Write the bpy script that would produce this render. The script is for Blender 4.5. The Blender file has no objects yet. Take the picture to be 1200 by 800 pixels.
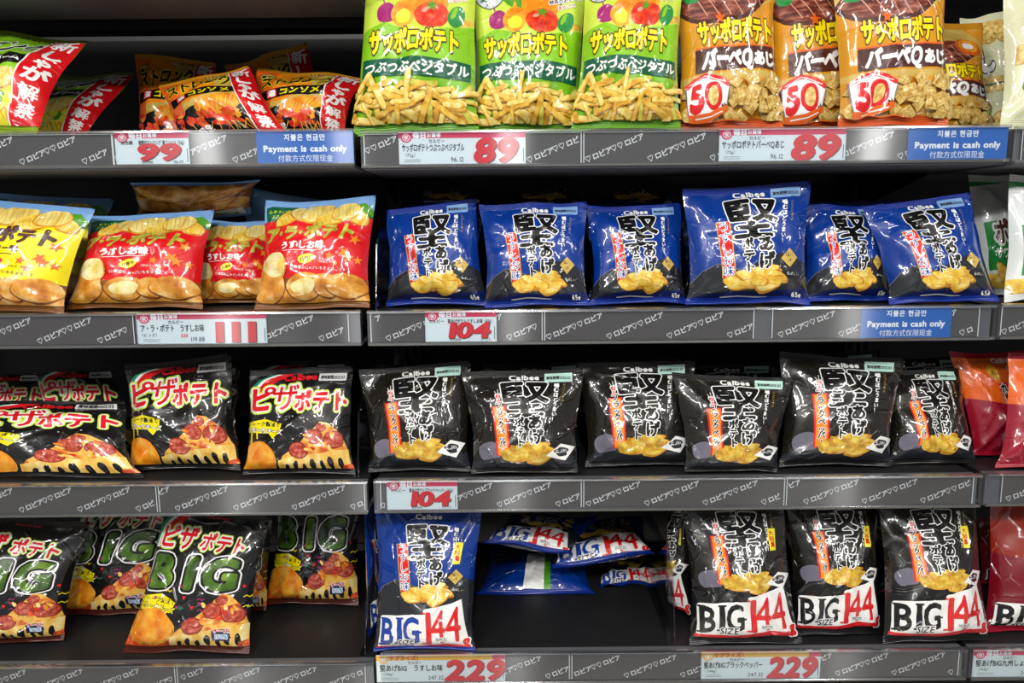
import bpy, math, random
import numpy as np
from mathutils import Vector, Matrix, Euler
from mathutils.geometry import tessellate_polygon

sc = bpy.context.scene
COL = sc.collection

# ------------------------------------------------------------------ camera
EYE = Vector((0.0, 0.0, 1.45))
PITCH, ROLL, YAW = 8.5, 0.55, 0.0
cam = bpy.data.cameras.new('camera')
cam.sensor_width = 36.0
cam.lens = 27.0                      # 900 px on a 1200 px frame
cam.clip_start = 0.02
cam_o = bpy.data.objects.new('camera', cam)
COL.objects.link(cam_o)
ROT = (Matrix.Rotation(math.radians(YAW), 3, 'Z') @ Matrix.Rotation(math.radians(90 - PITCH), 3, 'X')
       @ Matrix.Rotation(math.radians(-ROLL), 3, 'Z'))
cam_o.matrix_world = Matrix.Translation(EYE) @ ROT.to_4x4()
sc.camera = cam_o
FPX = 900.0

# ------------------------------------------------------------------ light
sc.view_settings.view_transform = 'Standard'
sc.view_settings.look = 'None'
sc.view_settings.gamma = 1.0
sc.view_settings.use_curve_mapping = False
sc.view_settings.exposure = 0.0
world = bpy.data.worlds.new('store_ambience')
sc.world = world
world.use_nodes = True
world.node_tree.nodes['Background'].inputs[0].default_value = (0.95, 0.98, 1.0, 1)
world.node_tree.nodes['Background'].inputs[1].default_value = 0.2

def lamp(x, y, z, sx, sy, watts, color=(1, 0.98, 0.95), aim=None):
    l = bpy.data.lights.new('ceiling_lamp_light', 'AREA')
    l.shape = 'RECTANGLE'; l.size = sx; l.size_y = sy
    l.energy = watts; l.color = color
    o = bpy.data.objects.new('ceiling_lamp_light', l)
    COL.objects.link(o)
    o.location = (x, y, z)
    if aim:
        d = Vector(aim) - Vector((x, y, z))
        o.rotation_euler = d.to_track_quat('-Z', 'Y').to_euler()
    return o
# LED battens that run away from the shelves along the aisle ceiling
for lx in (-1.15, -0.02, 1.3):
    lamp(lx, -0.75, 2.72, 0.04, 1.9, 17)
# added long light, parallel to the shelves, to draw highlights on film creases
lamp(0.1, -1.85, 2.72, 4.4, 0.03, 24)
# spotlights on the ceiling track, turned to the shelves
for lx in (-1.33, -0.72, 0.02, 1.6):
    lamp(lx, -1.1, 2.55, 0.10, 0.10, 14, aim=(lx * 0.6, 1.1, 1.15))

# ------------------------------------------------------------------ helpers
def srgb(h):
    h = h.lstrip('#')
    v = [int(h[i:i + 2], 16) / 255 for i in (0, 2, 4)]
    return tuple(c / 12.92 if c <= 0.04045 else ((c + 0.055) / 1.055) ** 2.4 for c in v)

def ray(px, py):
    return ROT @ Vector(((px - 600) / FPX, -(py - 400) / FPX, -1.0))
def at_y(px, py, Y):
    """point of the vertical plane Y seen at pixel px, py"""
    d = ray(px, py)
    return EYE + d * (Y / d.y)
def at_yz(px, Y, z):
    """point at depth Y and height z seen in pixel column px"""
    lo, hi = -600.0, 1800.0
    for _ in range(50):
        m = (lo + hi) / 2
        if at_y(px, m, Y).z > z: lo = m
        else: hi = m
    return at_y(px, (lo + hi) / 2, Y)

def empty(name, loc, label, cat, group=None, kind=None):
    o = bpy.data.objects.new(name, None)
    COL.objects.link(o)
    o.location = loc
    o.empty_display_size = 0.05
    tag(o, label, cat, group, kind)
    return o
def tag(o, label=None, cat=None, group=None, kind=None):
    if label: o['label'] = label
    if cat: o['category'] = cat
    if group: o['group'] = group
    if kind: o['kind'] = kind

def mesh_obj(name, verts, faces, mats, parent=None, midx=None, uvs=None, smooth=False, normals=None, world_verts=True):
    me = bpy.data.meshes.new(name)
    verts = np.asarray(verts, dtype=np.float64)
    if parent is not None and world_verts:
        q = parent
        while q is not None:
            verts = verts - np.array(q.location)
            q = q.parent
    me.from_pydata(verts.tolist(), [], faces)
    for m in mats: me.materials.append(m)
    if midx is not None: me.polygons.foreach_set('material_index', np.asarray(midx, dtype=np.int32))
    if uvs is not None:
        lay = me.uv_layers.new(name='UVMap')
        li = np.empty(len(me.loops), dtype=np.int32)
        me.loops.foreach_get('vertex_index', li)
        lay.data.foreach_set('uv', np.asarray(uvs, dtype=np.float32)[li].ravel())
    if smooth: me.polygons.foreach_set('use_smooth', np.ones(len(me.polygons), dtype=bool))
    me.update()
    if normals is not None: me.normals_split_custom_set_from_vertices(np.asarray(normals).tolist())
    o = bpy.data.objects.new(name, me)
    COL.objects.link(o)
    if parent is not None: o.parent = parent
    return o

class MB:
    """collects boxes and prisms into one mesh"""
    def __init__(s): s.v, s.f, s.m = [], [], []
    def add(s, v, f, m=0):
        n = len(s.v); s.v += [tuple(p) for p in v]
        s.f += [[i + n for i in q] for q in f]; s.m += [m] * len(f)
    def box(s, x0, x1, y0, y1, z0, z1, m=0, bev=0.0):
        if bev <= 0:
            v = [(x, y, z) for x in (x0, x1) for y in (y0, y1) for z in (z0, z1)]
            s.add(v, [(0, 1, 3, 2), (4, 6, 7, 5), (0, 4, 5, 1), (2, 3, 7, 6), (0, 2, 6, 4), (1, 5, 7, 3)], m)
        else:
            b = bev
            prof = [(y0 + b, z0), (y1 - b, z0), (y1, z0 + b), (y1, z1 - b), (y1 - b, z1), (y0 + b, z1), (y0, z1 - b), (y0, z0 + b)]
            s.prism(prof, x0, x1, m)
    def prism(s, prof, x0, x1, m=0):
        """profile in y,z swept along x"""
        n = len(prof)
        v = [(x0, p[0], p[1]) for p in prof] + [(x1, p[0], p[1]) for p in prof]
        f = [(i, (i + 1) % n, n + (i + 1) % n, n + i) for i in range(n)] + [tuple(range(n))[::-1], tuple(range(n, 2 * n))]
        s.add(v, f, m)
    def build(s, name, mats, parent=None, smooth=False):
        if not isinstance(mats, (list, tuple)): mats = [mats]
        return mesh_obj(name, s.v, s.f, mats, parent, s.m, smooth=smooth)

# ------------------------------------------------------------------ materials
M = {}
def base_mat(name):
    m = bpy.data.materials.new(name)
    m.use_nodes = True
    return m, m.node_tree.nodes, m.node_tree.links, m.node_tree.nodes['Principled BSDF']

def crinkle_group():
    """bump of thin creases and soft dents of plastic film, in metres of the unrolled bag"""
    g = bpy.data.node_groups.new('film_crinkle', 'ShaderNodeTree')
    g.interface.new_socket('Normal', in_out='OUTPUT', socket_type='NodeSocketVector')
    g.interface.new_socket('Creased', in_out='OUTPUT', socket_type='NodeSocketVector')
    n, L = g.nodes, g.links
    out = n.new('NodeGroupOutput')
    uv = n.new('ShaderNodeUVMap'); uv.uv_map = 'UVMap'
    oi = n.new('ShaderNodeObjectInfo')
    mul = n.new('ShaderNodeVectorMath'); mul.operation = 'SCALE'
    L.new(oi.outputs['Random'], mul.inputs['Scale']); mul.inputs[0].default_value = (37.0, 61.0, 0.0)
    add = n.new('ShaderNodeVectorMath'); add.operation = 'ADD'
    L.new(uv.outputs[0], add.inputs[0]); L.new(mul.outputs[0], add.inputs[1])
    wn = n.new('ShaderNodeTexNoise'); wn.inputs['Scale'].default_value = 16.0; wn.inputs['Detail'].default_value = 1.0
    L.new(add.outputs[0], wn.inputs['Vector'])
    sub = n.new('ShaderNodeVectorMath'); sub.operation = 'SUBTRACT'; sub.inputs[1].default_value = (.5, .5, .5)
    L.new(wn.outputs['Color'], sub.inputs[0])
    sc1 = n.new('ShaderNodeVectorMath'); sc1.operation = 'SCALE'; sc1.inputs['Scale'].default_value = 0.045
    L.new(sub.outputs[0], sc1.inputs[0])
    wv = n.new('ShaderNodeVectorMath'); wv.operation = 'ADD'
    L.new(add.outputs[0], wv.inputs[0]); L.new(sc1.outputs[0], wv.inputs[1])
    def ridge(scale, width, noise_scale, lo, hi):
        vo = n.new('ShaderNodeTexVoronoi'); vo.feature = 'DISTANCE_TO_EDGE'; vo.voronoi_dimensions = '2D'
        vo.inputs['Scale'].default_value = scale
        L.new(wv.outputs[0], vo.inputs['Vector'])
        mr = n.new('ShaderNodeMapRange'); mr.interpolation_type = 'SMOOTHSTEP'
        mr.inputs['From Min'].default_value = 0.0; mr.inputs['From Max'].default_value = width
        mr.inputs['To Min'].default_value = 1.0; mr.inputs['To Max'].default_value = 0.0
        L.new(vo.outputs['Distance'], mr.inputs['Value'])
        mk = n.new('ShaderNodeTexNoise'); mk.inputs['Scale'].default_value = noise_scale; mk.inputs['Detail'].default_value = 0
        L.new(add.outputs[0], mk.inputs['Vector'])
        mm = n.new('ShaderNodeMapRange'); mm.interpolation_type = 'SMOOTHSTEP'
        mm.inputs['From Min'].default_value = lo; mm.inputs['From Max'].default_value = hi
        L.new(mk.outputs['Fac'], mm.inputs['Value'])
        mu = n.new('ShaderNodeMath'); mu.operation = 'MULTIPLY'
        L.new(mr.outputs[0], mu.inputs[0]); L.new(mm.outputs[0], mu.inputs[1])
        return mu
    r1 = ridge(15.0, 0.07, 18.0, 0.40, 0.54)
    r2 = ridge(34.0, 0.08, 26.0, 0.50, 0.62)
    h = n.new('ShaderNodeMath'); h.operation = 'MULTIPLY_ADD'; h.inputs[1].default_value = 0.5
    L.new(r2.outputs[0], h.inputs[0]); L.new(r1.outputs[0], h.inputs[2])
    b1 = n.new('ShaderNodeBump'); b1.inputs['Strength'].default_value = 0.9; b1.inputs['Distance'].default_value = 0.0036
    L.new(h.outputs[0], b1.inputs['Height'])
    nz = n.new('ShaderNodeTexNoise'); nz.inputs['Scale'].default_value = 26.0; nz.inputs['Detail'].default_value = 1.5
    L.new(wv.outputs[0], nz.inputs['Vector'])
    b2 = n.new('ShaderNodeBump'); b2.inputs['Strength'].default_value = 0.35; b2.inputs['Distance'].default_value = 0.004
    L.new(nz.outputs['Fac'], b2.inputs['Height']); L.new(b2.outputs[0], b1.inputs['Normal'])
    L.new(b2.outputs[0], out.inputs[0]); L.new(b1.outputs[0], out.inputs[1])
    return g
CRINKLE = crinkle_group()

def film(name, col, rough=0.3, metal=0.0, spots=None, ramp=None, scale=60.0, stretch=(1, 1), sharp=False):
    """printed glossy film. ramp: colours of a noise print; spots: (colour, scale, threshold) speckles"""
    if name in M: return M[name]
    m, n, L, p = base_mat(name)
    p.inputs['Roughness'].default_value = rough
    p.inputs['Metallic'].default_value = metal
    p.inputs['Specular IOR Level'].default_value = 0.3
    p.inputs['Coat Weight'].default_value = 1.0
    p.inputs['Coat Roughness'].default_value = 0.04
    p.inputs['Coat IOR'].default_value = 1.75
    g = n.new('ShaderNodeGroup'); g.node_tree = CRINKLE
    L.new(g.outputs[0], p.inputs['Normal']); L.new(g.outputs[1], p.inputs['Coat Normal'])
    if ramp or spots:
        uv = n.new('ShaderNodeUVMap'); uv.uv_map = 'UVMap'
        mp = n.new('ShaderNodeMapping'); mp.inputs['Scale'].default_value = (stretch[0], stretch[1], 1)
        L.new(uv.outputs[0], mp.inputs['Vector'])
        nz = n.new('ShaderNodeTexNoise'); nz.inputs['Scale'].default_value = scale; nz.inputs['Detail'].default_value = 3.0
        L.new(mp.outputs[0], nz.inputs['Vector'])
        cr = n.new('ShaderNodeValToRGB')
        if ramp:
            e = cr.color_ramp.elements
            k = len(ramp)
            e[0].position = 0.32; e[0].color = (*srgb(ramp[0]), 1)
            e[1].position = 0.70; e[1].color = (*srgb(ramp[-1]), 1)
            for i in range(1, k - 1):
                q = e.new(0.32 + 0.38 * i / (k - 1)); q.color = (*srgb(ramp[i]), 1)
            if sharp: cr.color_ramp.interpolation = 'CONSTANT'
        else:
            nz.inputs['Scale'].default_value = spots[1]
            e = cr.color_ramp.elements
            e[0].position = spots[2]; e[0].color = (*srgb(col), 1)
            e[1].position = spots[2] + 0.05; e[1].color = (*srgb(spots[0]), 1)
        L.new(nz.outputs['Fac'], cr.inputs['Fac'])
        L.new(cr.outputs['Color'], p.inputs['Base Color'])
    else:
        p.inputs['Base Color'].default_value = (*srgb(col), 1)
    M[name] = m
    return m

def crimp(name, col, rough=0.25):
    """crimped seal of a bag: film with fine pressed ribs"""
    if name in M: return M[name]
    m, n, L, p = base_mat(name)
    p.inputs['Base Color'].default_value = (*srgb(col), 1)
    p.inputs['Roughness'].default_value = rough
    uv = n.new('ShaderNodeUVMap'); uv.uv_map = 'UVMap'
    w = n.new('ShaderNodeTexWave'); w.bands_direction = 'Y'; w.inputs['Scale'].default_value = 130.0
    w.inputs['Distortion'].default_value = 0.4
    L.new(uv.outputs[0], w.inputs['Vector'])
    b = n.new('ShaderNodeBump'); b.inputs['Strength'].default_value = 0.5; b.inputs['Distance'].default_value = 0.0008
    L.new(w.outputs['Fac'], b.inputs['Height'])
    g = n.new('ShaderNodeGroup'); g.node_tree = CRINKLE
    L.new(g.outputs[0], b.inputs['Normal'])
    L.new(b.outputs[0], p.inputs['Normal'])
    M[name] = m
    return m

def plain(name, col, rough=0.5, metal=0.0, noise=0.0, scale=40.0):
    if name in M: return M[name]
    m, n, L, p = base_mat(name)
    c = srgb(col)
    p.inputs['Roughness'].default_value = rough
    p.inputs['Metallic'].default_value = metal
    if noise > 0:
        tc = n.new('ShaderNodeTexCoord')
        nz = n.new('ShaderNodeTexNoise'); nz.inputs['Scale'].default_value = scale; nz.inputs['Detail'].default_value = 4
        L.new(tc.outputs['Object'], nz.inputs['Vector'])
        cr = n.new('ShaderNodeValToRGB')
        e = cr.color_ramp.elements
        e[0].position = .3; e[0].color = (*[v * (1 - noise) for v in c], 1)
        e[1].position = .7; e[1].color = (*[min(1, v * (1 + noise)) for v in c], 1)
        L.new(nz.outputs['Fac'], cr.inputs['Fac']); L.new(cr.outputs['Color'], p.inputs['Base Color'])
    else:
        p.inputs['Base Color'].default_value = (*c, 1)
    M[name] = m
    return m

def clear_plastic(name, gloss=0.12, rough=0.12, tint=(0.93, 0.95, 0.97), ribs=0.0):
    """thin clear plastic: mostly see-through with a soft sheen; ribs spread the sheen upright"""
    if name in M: return M[name]
    m = bpy.data.materials.new(name); m.use_nodes = True
    n, L = m.node_tree.nodes, m.node_tree.links
    n.remove(n['Principled BSDF'])
    tr = n.new('ShaderNodeBsdfTransparent'); tr.inputs[0].default_value = (*tint, 1)
    gl = n.new('ShaderNodeBsdfAnisotropic')
    gl.inputs['Roughness'].default_value = rough
    if ribs > 0:
        tg = n.new('ShaderNodeTangent'); tg.direction_type = 'RADIAL'; tg.axis = 'Z'
        L.new(tg.outputs[0], gl.inputs['Tangent']); gl.inputs['Anisotropy'].default_value = ribs
    fr = n.new('ShaderNodeLayerWeight'); fr.inputs['Blend'].default_value = 0.25
    mr = n.new('ShaderNodeMapRange'); mr.inputs['To Min'].default_value = gloss; mr.inputs['To Max'].default_value = min(1, gloss + 0.55)
    L.new(fr.outputs['Facing'], mr.inputs['Value'])
    mx = n.new('ShaderNodeMixShader')
    L.new(mr.outputs[0], mx.inputs['Fac']); L.new(tr.outputs[0], mx.inputs[1]); L.new(gl.outputs[0], mx.inputs[2])
    L.new(mx.outputs[0], n['Material Output'].inputs['Surface'])
    M[name] = m
    return m

# ------------------------------------------------------------------ lettering
_sdf = {}
_txt = None
def glyph_mesh(ch):
    """triangles of one character of the built-in font at size 1, its advance"""
    global _txt
    if _txt is None:
        c = bpy.data.curves.new('type_setter', 'FONT'); c.size = 1.0; c.resolution_u = 3
        _txt = bpy.data.objects.new('type_setter', c); COL.objects.link(_txt)
    _txt.data.body = ch
    bpy.context.view_layer.update()
    ev = _txt.evaluated_get(bpy.context.evaluated_depsgraph_get())
    me = ev.to_mesh()
    V = np.array([(v.co.x, v.co.y) for v in me.vertices]).reshape(-1, 2)
    me.calc_loop_triangles()
    T = np.array([tuple(t.vertices) for t in me.loop_triangles]).reshape(-1, 3).astype(int)
    ev.to_mesh_clear()
    return V, T
def glyph_sdf(ch, res):
    key = (ch, res)
    if key in _sdf: return _sdf[key]
    V, T = glyph_mesh(ch)
    if len(T) == 0:
        _sdf[key] = None; return None
    keys = np.round(V / 1e-5).astype(np.int64)
    _, inv = np.unique(keys, axis=0, return_inverse=True); inv = inv.ravel()
    cnt = {}
    for t in T:
        for a, b in ((0, 1), (1, 2), (2, 0)):
            e = tuple(sorted((inv[t[a]], inv[t[b]])))
            if e[0] != e[1]: cnt[e] = cnt.get(e, 0) + 1
    pos = np.zeros((inv.max() + 1, 2)); pos[inv] = V
    E = np.array([e for e, k in cnt.items() if k == 1])
    A, B = pos[E[:, 0]], pos[E[:, 1]]
    mg = 0.16
    lo, hi = V.min(0) - mg, V.max(0) + mg
    nx, ny = int(np.ceil((hi[0] - lo[0]) * res)) + 1, int(np.ceil((hi[1] - lo[1]) * res)) + 1
    X, Y = np.meshgrid(lo[0] + np.arange(nx) / res, lo[1] + np.arange(ny) / res)
    P = np.stack([X.ravel(), Y.ravel()], 1)
    d2 = np.full(len(P), 1e9)
    for a, b in zip(A, B):
        ab = b - a
        t = np.clip(((P - a) @ ab) / max(ab @ ab, 1e-12), 0, 1)
        q = P - a - t[:, None] * ab
        d2 = np.minimum(d2, (q * q).sum(1))
    ins = np.zeros(len(P), bool)
    for t in T:
        a, b, c = V[t[0]], V[t[1]], V[t[2]]
        def s(p, q): return (q[0] - p[0]) * (P[:, 1] - p[1]) - (q[1] - p[1]) * (P[:, 0] - p[0])
        s1, s2, s3 = s(a, b), s(b, c), s(c, a)
        ins |= ((s1 >= 0) & (s2 >= 0) & (s3 >= 0)) | ((s1 <= 0) & (s2 <= 0) & (s3 <= 0))
    D = np.sqrt(d2) * np.where(ins, -1, 1)
    r = (D.reshape(ny, nx), lo, V.min(0), V.max(0))
    _sdf[key] = r
    return r
_fill = {}
def glyph_fill(ch, off, res):
    """triangles (n,3,2) of a character grown by off em"""
    key = (ch, round(off, 4), res)
    if key in _fill: return _fill[key]
    r = glyph_sdf(ch, res)
    if r is None:
        _fill[key] = np.zeros((0, 3, 2)); return _fill[key]
    D, lo, _, _ = r
    F = D - off
    ny, nx = F.shape
    inside = F < 0
    tris = []
    full = inside[:-1, :-1] & inside[1:, :-1] & inside[:-1, 1:] & inside[1:, 1:]
    for j in range(ny - 1):
        i = 0
        while i < nx - 1:
            if full[j, i]:
                k = i
                while k < nx - 1 and full[j, k]: k += 1
                tris += [((i, j), (k, j), (k, j + 1)), ((i, j), (k, j + 1), (i, j + 1))]
                i = k
            else: i += 1
    some = (inside[:-1, :-1] | inside[1:, :-1] | inside[:-1, 1:] | inside[1:, 1:]) & ~full
    for j, i in zip(*np.nonzero(some)):
        c = [(i, j), (i + 1, j), (i + 1, j + 1), (i, j + 1)]
        f = [F[y, x] for x, y in c]
        poly = []
        for a in range(4):
            b = (a + 1) % 4
            if f[a] < 0: poly.append(c[a])
            if (f[a] < 0) != (f[b] < 0):
                t = f[a] / (f[a] - f[b])
                poly.append((c[a][0] + t * (c[b][0] - c[a][0]), c[a][1] + t * (c[b][1] - c[a][1])))
        for q in range(1, len(poly) - 1): tris.append((poly[0], poly[q], poly[q + 1]))
    out = np.array(tris, dtype=float).reshape(-1, 3, 2) / res + lo
    _fill[key] = out
    return out
def is_wide(ch): return ord(ch) > 0x2000
def advance(ch, res):
    if ch in ' ': return 0.35
    if ch == '　': return 1.0
    if is_wide(ch): return 1.0
    r = glyph_sdf(ch, res)
    return 0.5 if r is None else r[3][0] + 0.07
def text_tris(s, size, off=0.0, vert=False, shear=0.0, sx=1.0, res=None, track=0.0):
    """a line of lettering, centred on 0,0, as triangles with y up"""
    if res is None: res = 26
    parts, pen = [], 0.0
    for ch in s:
        g = glyph_fill(ch, off, res)
        if vert:
            g = g.copy()
            if ch in 'ー〜-' and len(g):
                c = np.array([0.5, 0.36]); q = g - c
                g = np.stack([q[..., 1], -q[..., 0]], -1) + c
            if len(g): parts.append(g + np.array([0.0, -pen]))
            pen += (0.78 if ch in 'ッっャゃ' else 0.98) + track
        else:
            if len(g): parts.append(g + np.array([pen, 0.0]))
            pen += advance(ch, res) + track
    if not parts: return np.zeros((0, 3, 2))
    T = np.concatenate(parts)
    if vert: T = T - np.array([0.5, 0.86 - pen / 2])
    else: T = T - np.array([pen / 2, 0.36])
    T[..., 0] = T[..., 0] * sx + T[..., 1] * shear
    return T * size

def rot2(T, deg):
    a = math.radians(deg); c, s = math.cos(a), math.sin(a)
    return np.stack([T[..., 0] * c - T[..., 1] * s, T[..., 0] * s + T[..., 1] * c], -1)

# ------------------------------------------------------------------ flat artwork cut to a grid
def cut_soup(T, f):
    """split triangles (n,3,2) where the linear function f(T) crosses 0"""
    d = f(T)
    d = np.where(np.abs(d) < 1e-7, 0, d)
    cross = (d.min(1) < 0) & (d.max(1) > 0)
    if not cross.any(): return T
    keep, C, dc = T[~cross], T[cross], d[cross]
    s = np.sign(dc)
    # lone vertex: the one whose sign differs from both others (zero counts as either)
    npos, nneg = (s > 0).sum(1), (s < 0).sum(1)
    lone_sign = np.where(npos == 1, 1, -1)
    lone = np.argmax(s == lone_sign[:, None], axis=1)
    idx = (lone[:, None] + np.arange(3)) % 3
    r = np.arange(len(C))[:, None]
    C, dc = C[r, idx], dc[r, idx]
    A, B, Cc = C[:, 0], C[:, 1], C[:, 2]
    t1 = (dc[:, 0] / (dc[:, 0] - dc[:, 1]))[:, None]
    t2 = (dc[:, 0] / (dc[:, 0] - dc[:, 2]))[:, None]
    Pp, Q = A + t1 * (B - A), A + t2 * (Cc - A)
    new = np.concatenate([np.stack([A, Pp, Q], 1), np.stack([Pp, B, Cc], 1), np.stack([Pp, Cc, Q], 1)])
    ar = np.abs((new[:, 1, 0] - new[:, 0, 0]) * (new[:, 2, 1] - new[:, 0, 1]) - (new[:, 1, 1] - new[:, 0, 1]) * (new[:, 2, 0] - new[:, 0, 0]))
    return np.concatenate([keep, new[ar > 1e-10]])
def cut_grid(T, nu, nv, small=0.28):
    """T in grid units; clip to the sheet, cut whatever is not small along the grid's lines and diagonals"""
    T = T.copy()
    m = T.mean(1)
    T = T[(m[:, 0] > 0) & (m[:, 0] < nu) & (m[:, 1] > 0) & (m[:, 1] < nv)]
    ext = (T.max(1) - T.min(1)).max(1)
    S, T = T[ext < small], T[ext >= small]
    if len(T):
        for axis, n in ((0, nu), (1, nv)):
            lo, hi = max(0, math.floor(T[..., axis].min())), min(n, math.ceil(T[..., axis].max()))
            for c in range(lo, hi + 1): T = cut_soup(T, lambda t: t[..., axis] - c)
            m = T[..., axis].mean(1); T = T[(m > 0) & (m < n)]
            if len(T) == 0: break
    if len(T):
        df = T[..., 0] - T[..., 1]
        for c in range(math.floor(df.min()), math.ceil(df.max()) + 1): T = cut_soup(T, lambda t: t[..., 0] - t[..., 1] - c)
    return clean_soup(np.concatenate([S, T]))
def clean_soup(T):
    if len(T) == 0: return T
    ar = (T[:, 1, 0] - T[:, 0, 0]) * (T[:, 2, 1] - T[:, 0, 1]) - (T[:, 1, 1] - T[:, 0, 1]) * (T[:, 2, 0] - T[:, 0, 0])
    T[ar < 0] = T[ar < 0][:, ::-1]
    return T[np.abs(ar) > 1e-8]
def clip_poly(P, tri):
    """the part of polygon P inside a counter-clockwise triangle"""
    for k in range(3):
        (ax, ay), (bx, by) = tri[k], tri[(k + 1) % 3]
        ex, ey = bx - ax, by - ay
        out = []
        n = len(P)
        d = [ex * (p[1] - ay) - ey * (p[0] - ax) for p in P]
        for i in range(n):
            j = (i + 1) % n
            if d[i] >= 0: out.append(P[i])
            if (d[i] > 0 and d[j] < 0) or (d[i] < 0 and d[j] > 0):
                t = d[i] / (d[i] - d[j])
                out.append((P[i][0] + t * (P[j][0] - P[i][0]), P[i][1] + t * (P[j][1] - P[i][1])))
        P = out
        if len(P) < 3: return P
    return P
def fill_grid(P, nu, nv):
    """triangles of polygon P (grid units) cut to the grid's triangles, whole ones kept whole"""
    P = np.asarray(P, float)
    lo, hi = P.min(0), P.max(0)
    def tess(Q):
        t = tessellate_polygon([[Vector((q[0], q[1], 0)) for q in Q]])
        return [[Q[i] for i in tr] for tr in t]
    if (hi - lo).max() < 0.28:
        return cut_grid(np.array(tess(P.tolist()), float).reshape(-1, 3, 2), nu, nv)
    i0, i1 = max(0, int(math.floor(lo[0]))), min(nu, int(math.ceil(hi[0])))
    j0, j1 = max(0, int(math.floor(lo[1]))), min(nv, int(math.ceil(hi[1])))
    if i1 <= i0 or j1 <= j0: return np.zeros((0, 3, 2))
    gx, gy = np.meshgrid(np.arange(i0, i1 + 1), np.arange(j0, j1 + 1))
    ins = np.zeros(gx.shape, bool)
    n = len(P)
    near = np.zeros((j1 - j0, i1 - i0), bool)
    for a in range(n):
        (x1, y1), (x2, y2) = P[a], P[(a + 1) % n]
        if y1 != y2:
            c = ((y1 > gy) != (y2 > gy)) & (gx < (x2 - x1) * (gy - y1) / (y2 - y1) + x1)
            ins ^= c
        # cells the edge passes through, generously
        steps = int(max(abs(x2 - x1), abs(y2 - y1)) * 3) + 2
        for q in range(steps + 1):
            x, y = x1 + (x2 - x1) * q / steps, y1 + (y2 - y1) * q / steps
            for dx in (-.34, 0, .34):
                for dy in (-.34, 0, .34):
                    ci, cj = int(math.floor(x + dx)) - i0, int(math.floor(y + dy)) - j0
                    if 0 <= ci < near.shape[1] and 0 <= cj < near.shape[0]: near[cj, ci] = True
    out = []
    PL = [tuple(p) for p in P]
    for j in range(j1 - j0):
        for i in range(i1 - i0):
            X, Y = i + i0, j + j0
            t1 = ((X, Y), (X + 1, Y), (X + 1, Y + 1)); t2 = ((X, Y), (X + 1, Y + 1), (X, Y + 1))
            if not near[j, i]:
                if ins[j, i]: out += [t1, t2]
                continue
            for t in (t1, t2):
                Q = clip_poly(PL, t)
                if len(Q) < 3: continue
                if len(Q) == 3: out.append(tuple(Q))
                else: out += tess(Q)
    return clean_soup(np.array(out, float).reshape(-1, 3, 2))

class Art:
    """printed artwork: shapes in units of W x H with y downwards, painted in order"""
    def __init__(s, W, H): s.W, s.H, s.items, s.layer = W, H, [], 0
    def tris(s, T, mat, same=False):
        if not same: s.layer += 1
        if len(T): s.items.append((np.asarray(T, float), mat, s.layer))
    def poly(s, pts, mat, same=False):
        if not same: s.layer += 1
        s.items.append((np.array(pts, float), mat, s.layer))
    def rect(s, x0, y0, x1, y1, mat, same=False): s.poly([(x0, y0), (x1, y0), (x1, y1), (x0, y1)], mat, same)
    def ell(s, cx, cy, rx, ry, mat, rot=0, wob=0.0, seed=0, n=22, same=False, a0=0, a1=360):
        rnd = random.Random(seed); ph = [rnd.uniform(0, 6.28) for _ in range(4)]
        pts = []
        for i in range(n):
            a = math.radians(a0 + (a1 - a0) * i / (n if a1 - a0 >= 360 else n - 1))
            k = 1 + wob * (math.sin(2 * a + ph[0]) * .5 + math.sin(3 * a + ph[1]) * .35 + math.sin(5 * a + ph[2]) * .3)
            x, y = rx * k * math.cos(a), ry * k * math.sin(a)
            r = math.radians(rot)
            pts.append((cx + x * math.cos(r) - y * math.sin(r), cy + x * math.sin(r) + y * math.cos(r)))
        s.poly(pts, mat, same)
    def line(s, pts, w, mat, same=False):
        P = [np.array(p, float) for p in pts]
        up, dn = [], []
        for i, p in enumerate(P):
            a, b = P[max(0, i - 1)], P[min(len(P) - 1, i + 1)]
            d = (b - a) / max(1e-9, np.linalg.norm(b - a)); nn = np.array([-d[1], d[0]]) * w / 2
            up.append(p + nn); dn.append(p - nn)
        s.poly(up + dn[::-1], mat, same)
    def text(s, t, cx, cy, size, mats, rot=0, same=False, warp=None, **k):
        """mats: a material, or [(growth, material), ...] painted from the widest to the narrowest"""
        if not isinstance(mats, list): mats = [(0.02, mats)]
        if 'res' not in k: k['res'] = int(min(30, max(9, size * 1.0 + 4)))
        for off, m in mats:
            T = text_tris(t, size, off=off, **k)
            if len(T) == 0: continue
            T = rot2(T, rot)
            T = np.stack([T[..., 0] + cx, cy - T[..., 1]], -1)
            if warp is not None: T[..., 1] += warp(T[..., 0])
            s.tris(T, m, same)
    def compiled(s, nu, nv):
        key = (nu, nv)
        if getattr(s, '_c', None) and s._c[0] == key: return s._c[1]
        out = []
        for T, m, lay in s.items:
            G = np.stack([T[..., 0] / s.W * nu, (1 - T[..., 1] / s.H) * nv], -1)
            G = cut_grid(G, nu, nv) if T.ndim == 3 else fill_grid(G, nu, nv)
            if len(G) == 0: continue
            P = G.reshape(-1, 2)
            kq = np.round(P * 20000).astype(np.int64)
            _, first, inv = np.unique(kq[:, 0] * 10_000_019 + kq[:, 1], return_index=True, return_inverse=True)
            tri = inv.reshape(-1, 3)
            tri = tri[(tri[:, 0] != tri[:, 1]) & (tri[:, 1] != tri[:, 2]) & (tri[:, 0] != tri[:, 2])]
            out.append((P[first], tri, m, lay))
        s._c = (key, out)
        return out
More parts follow.
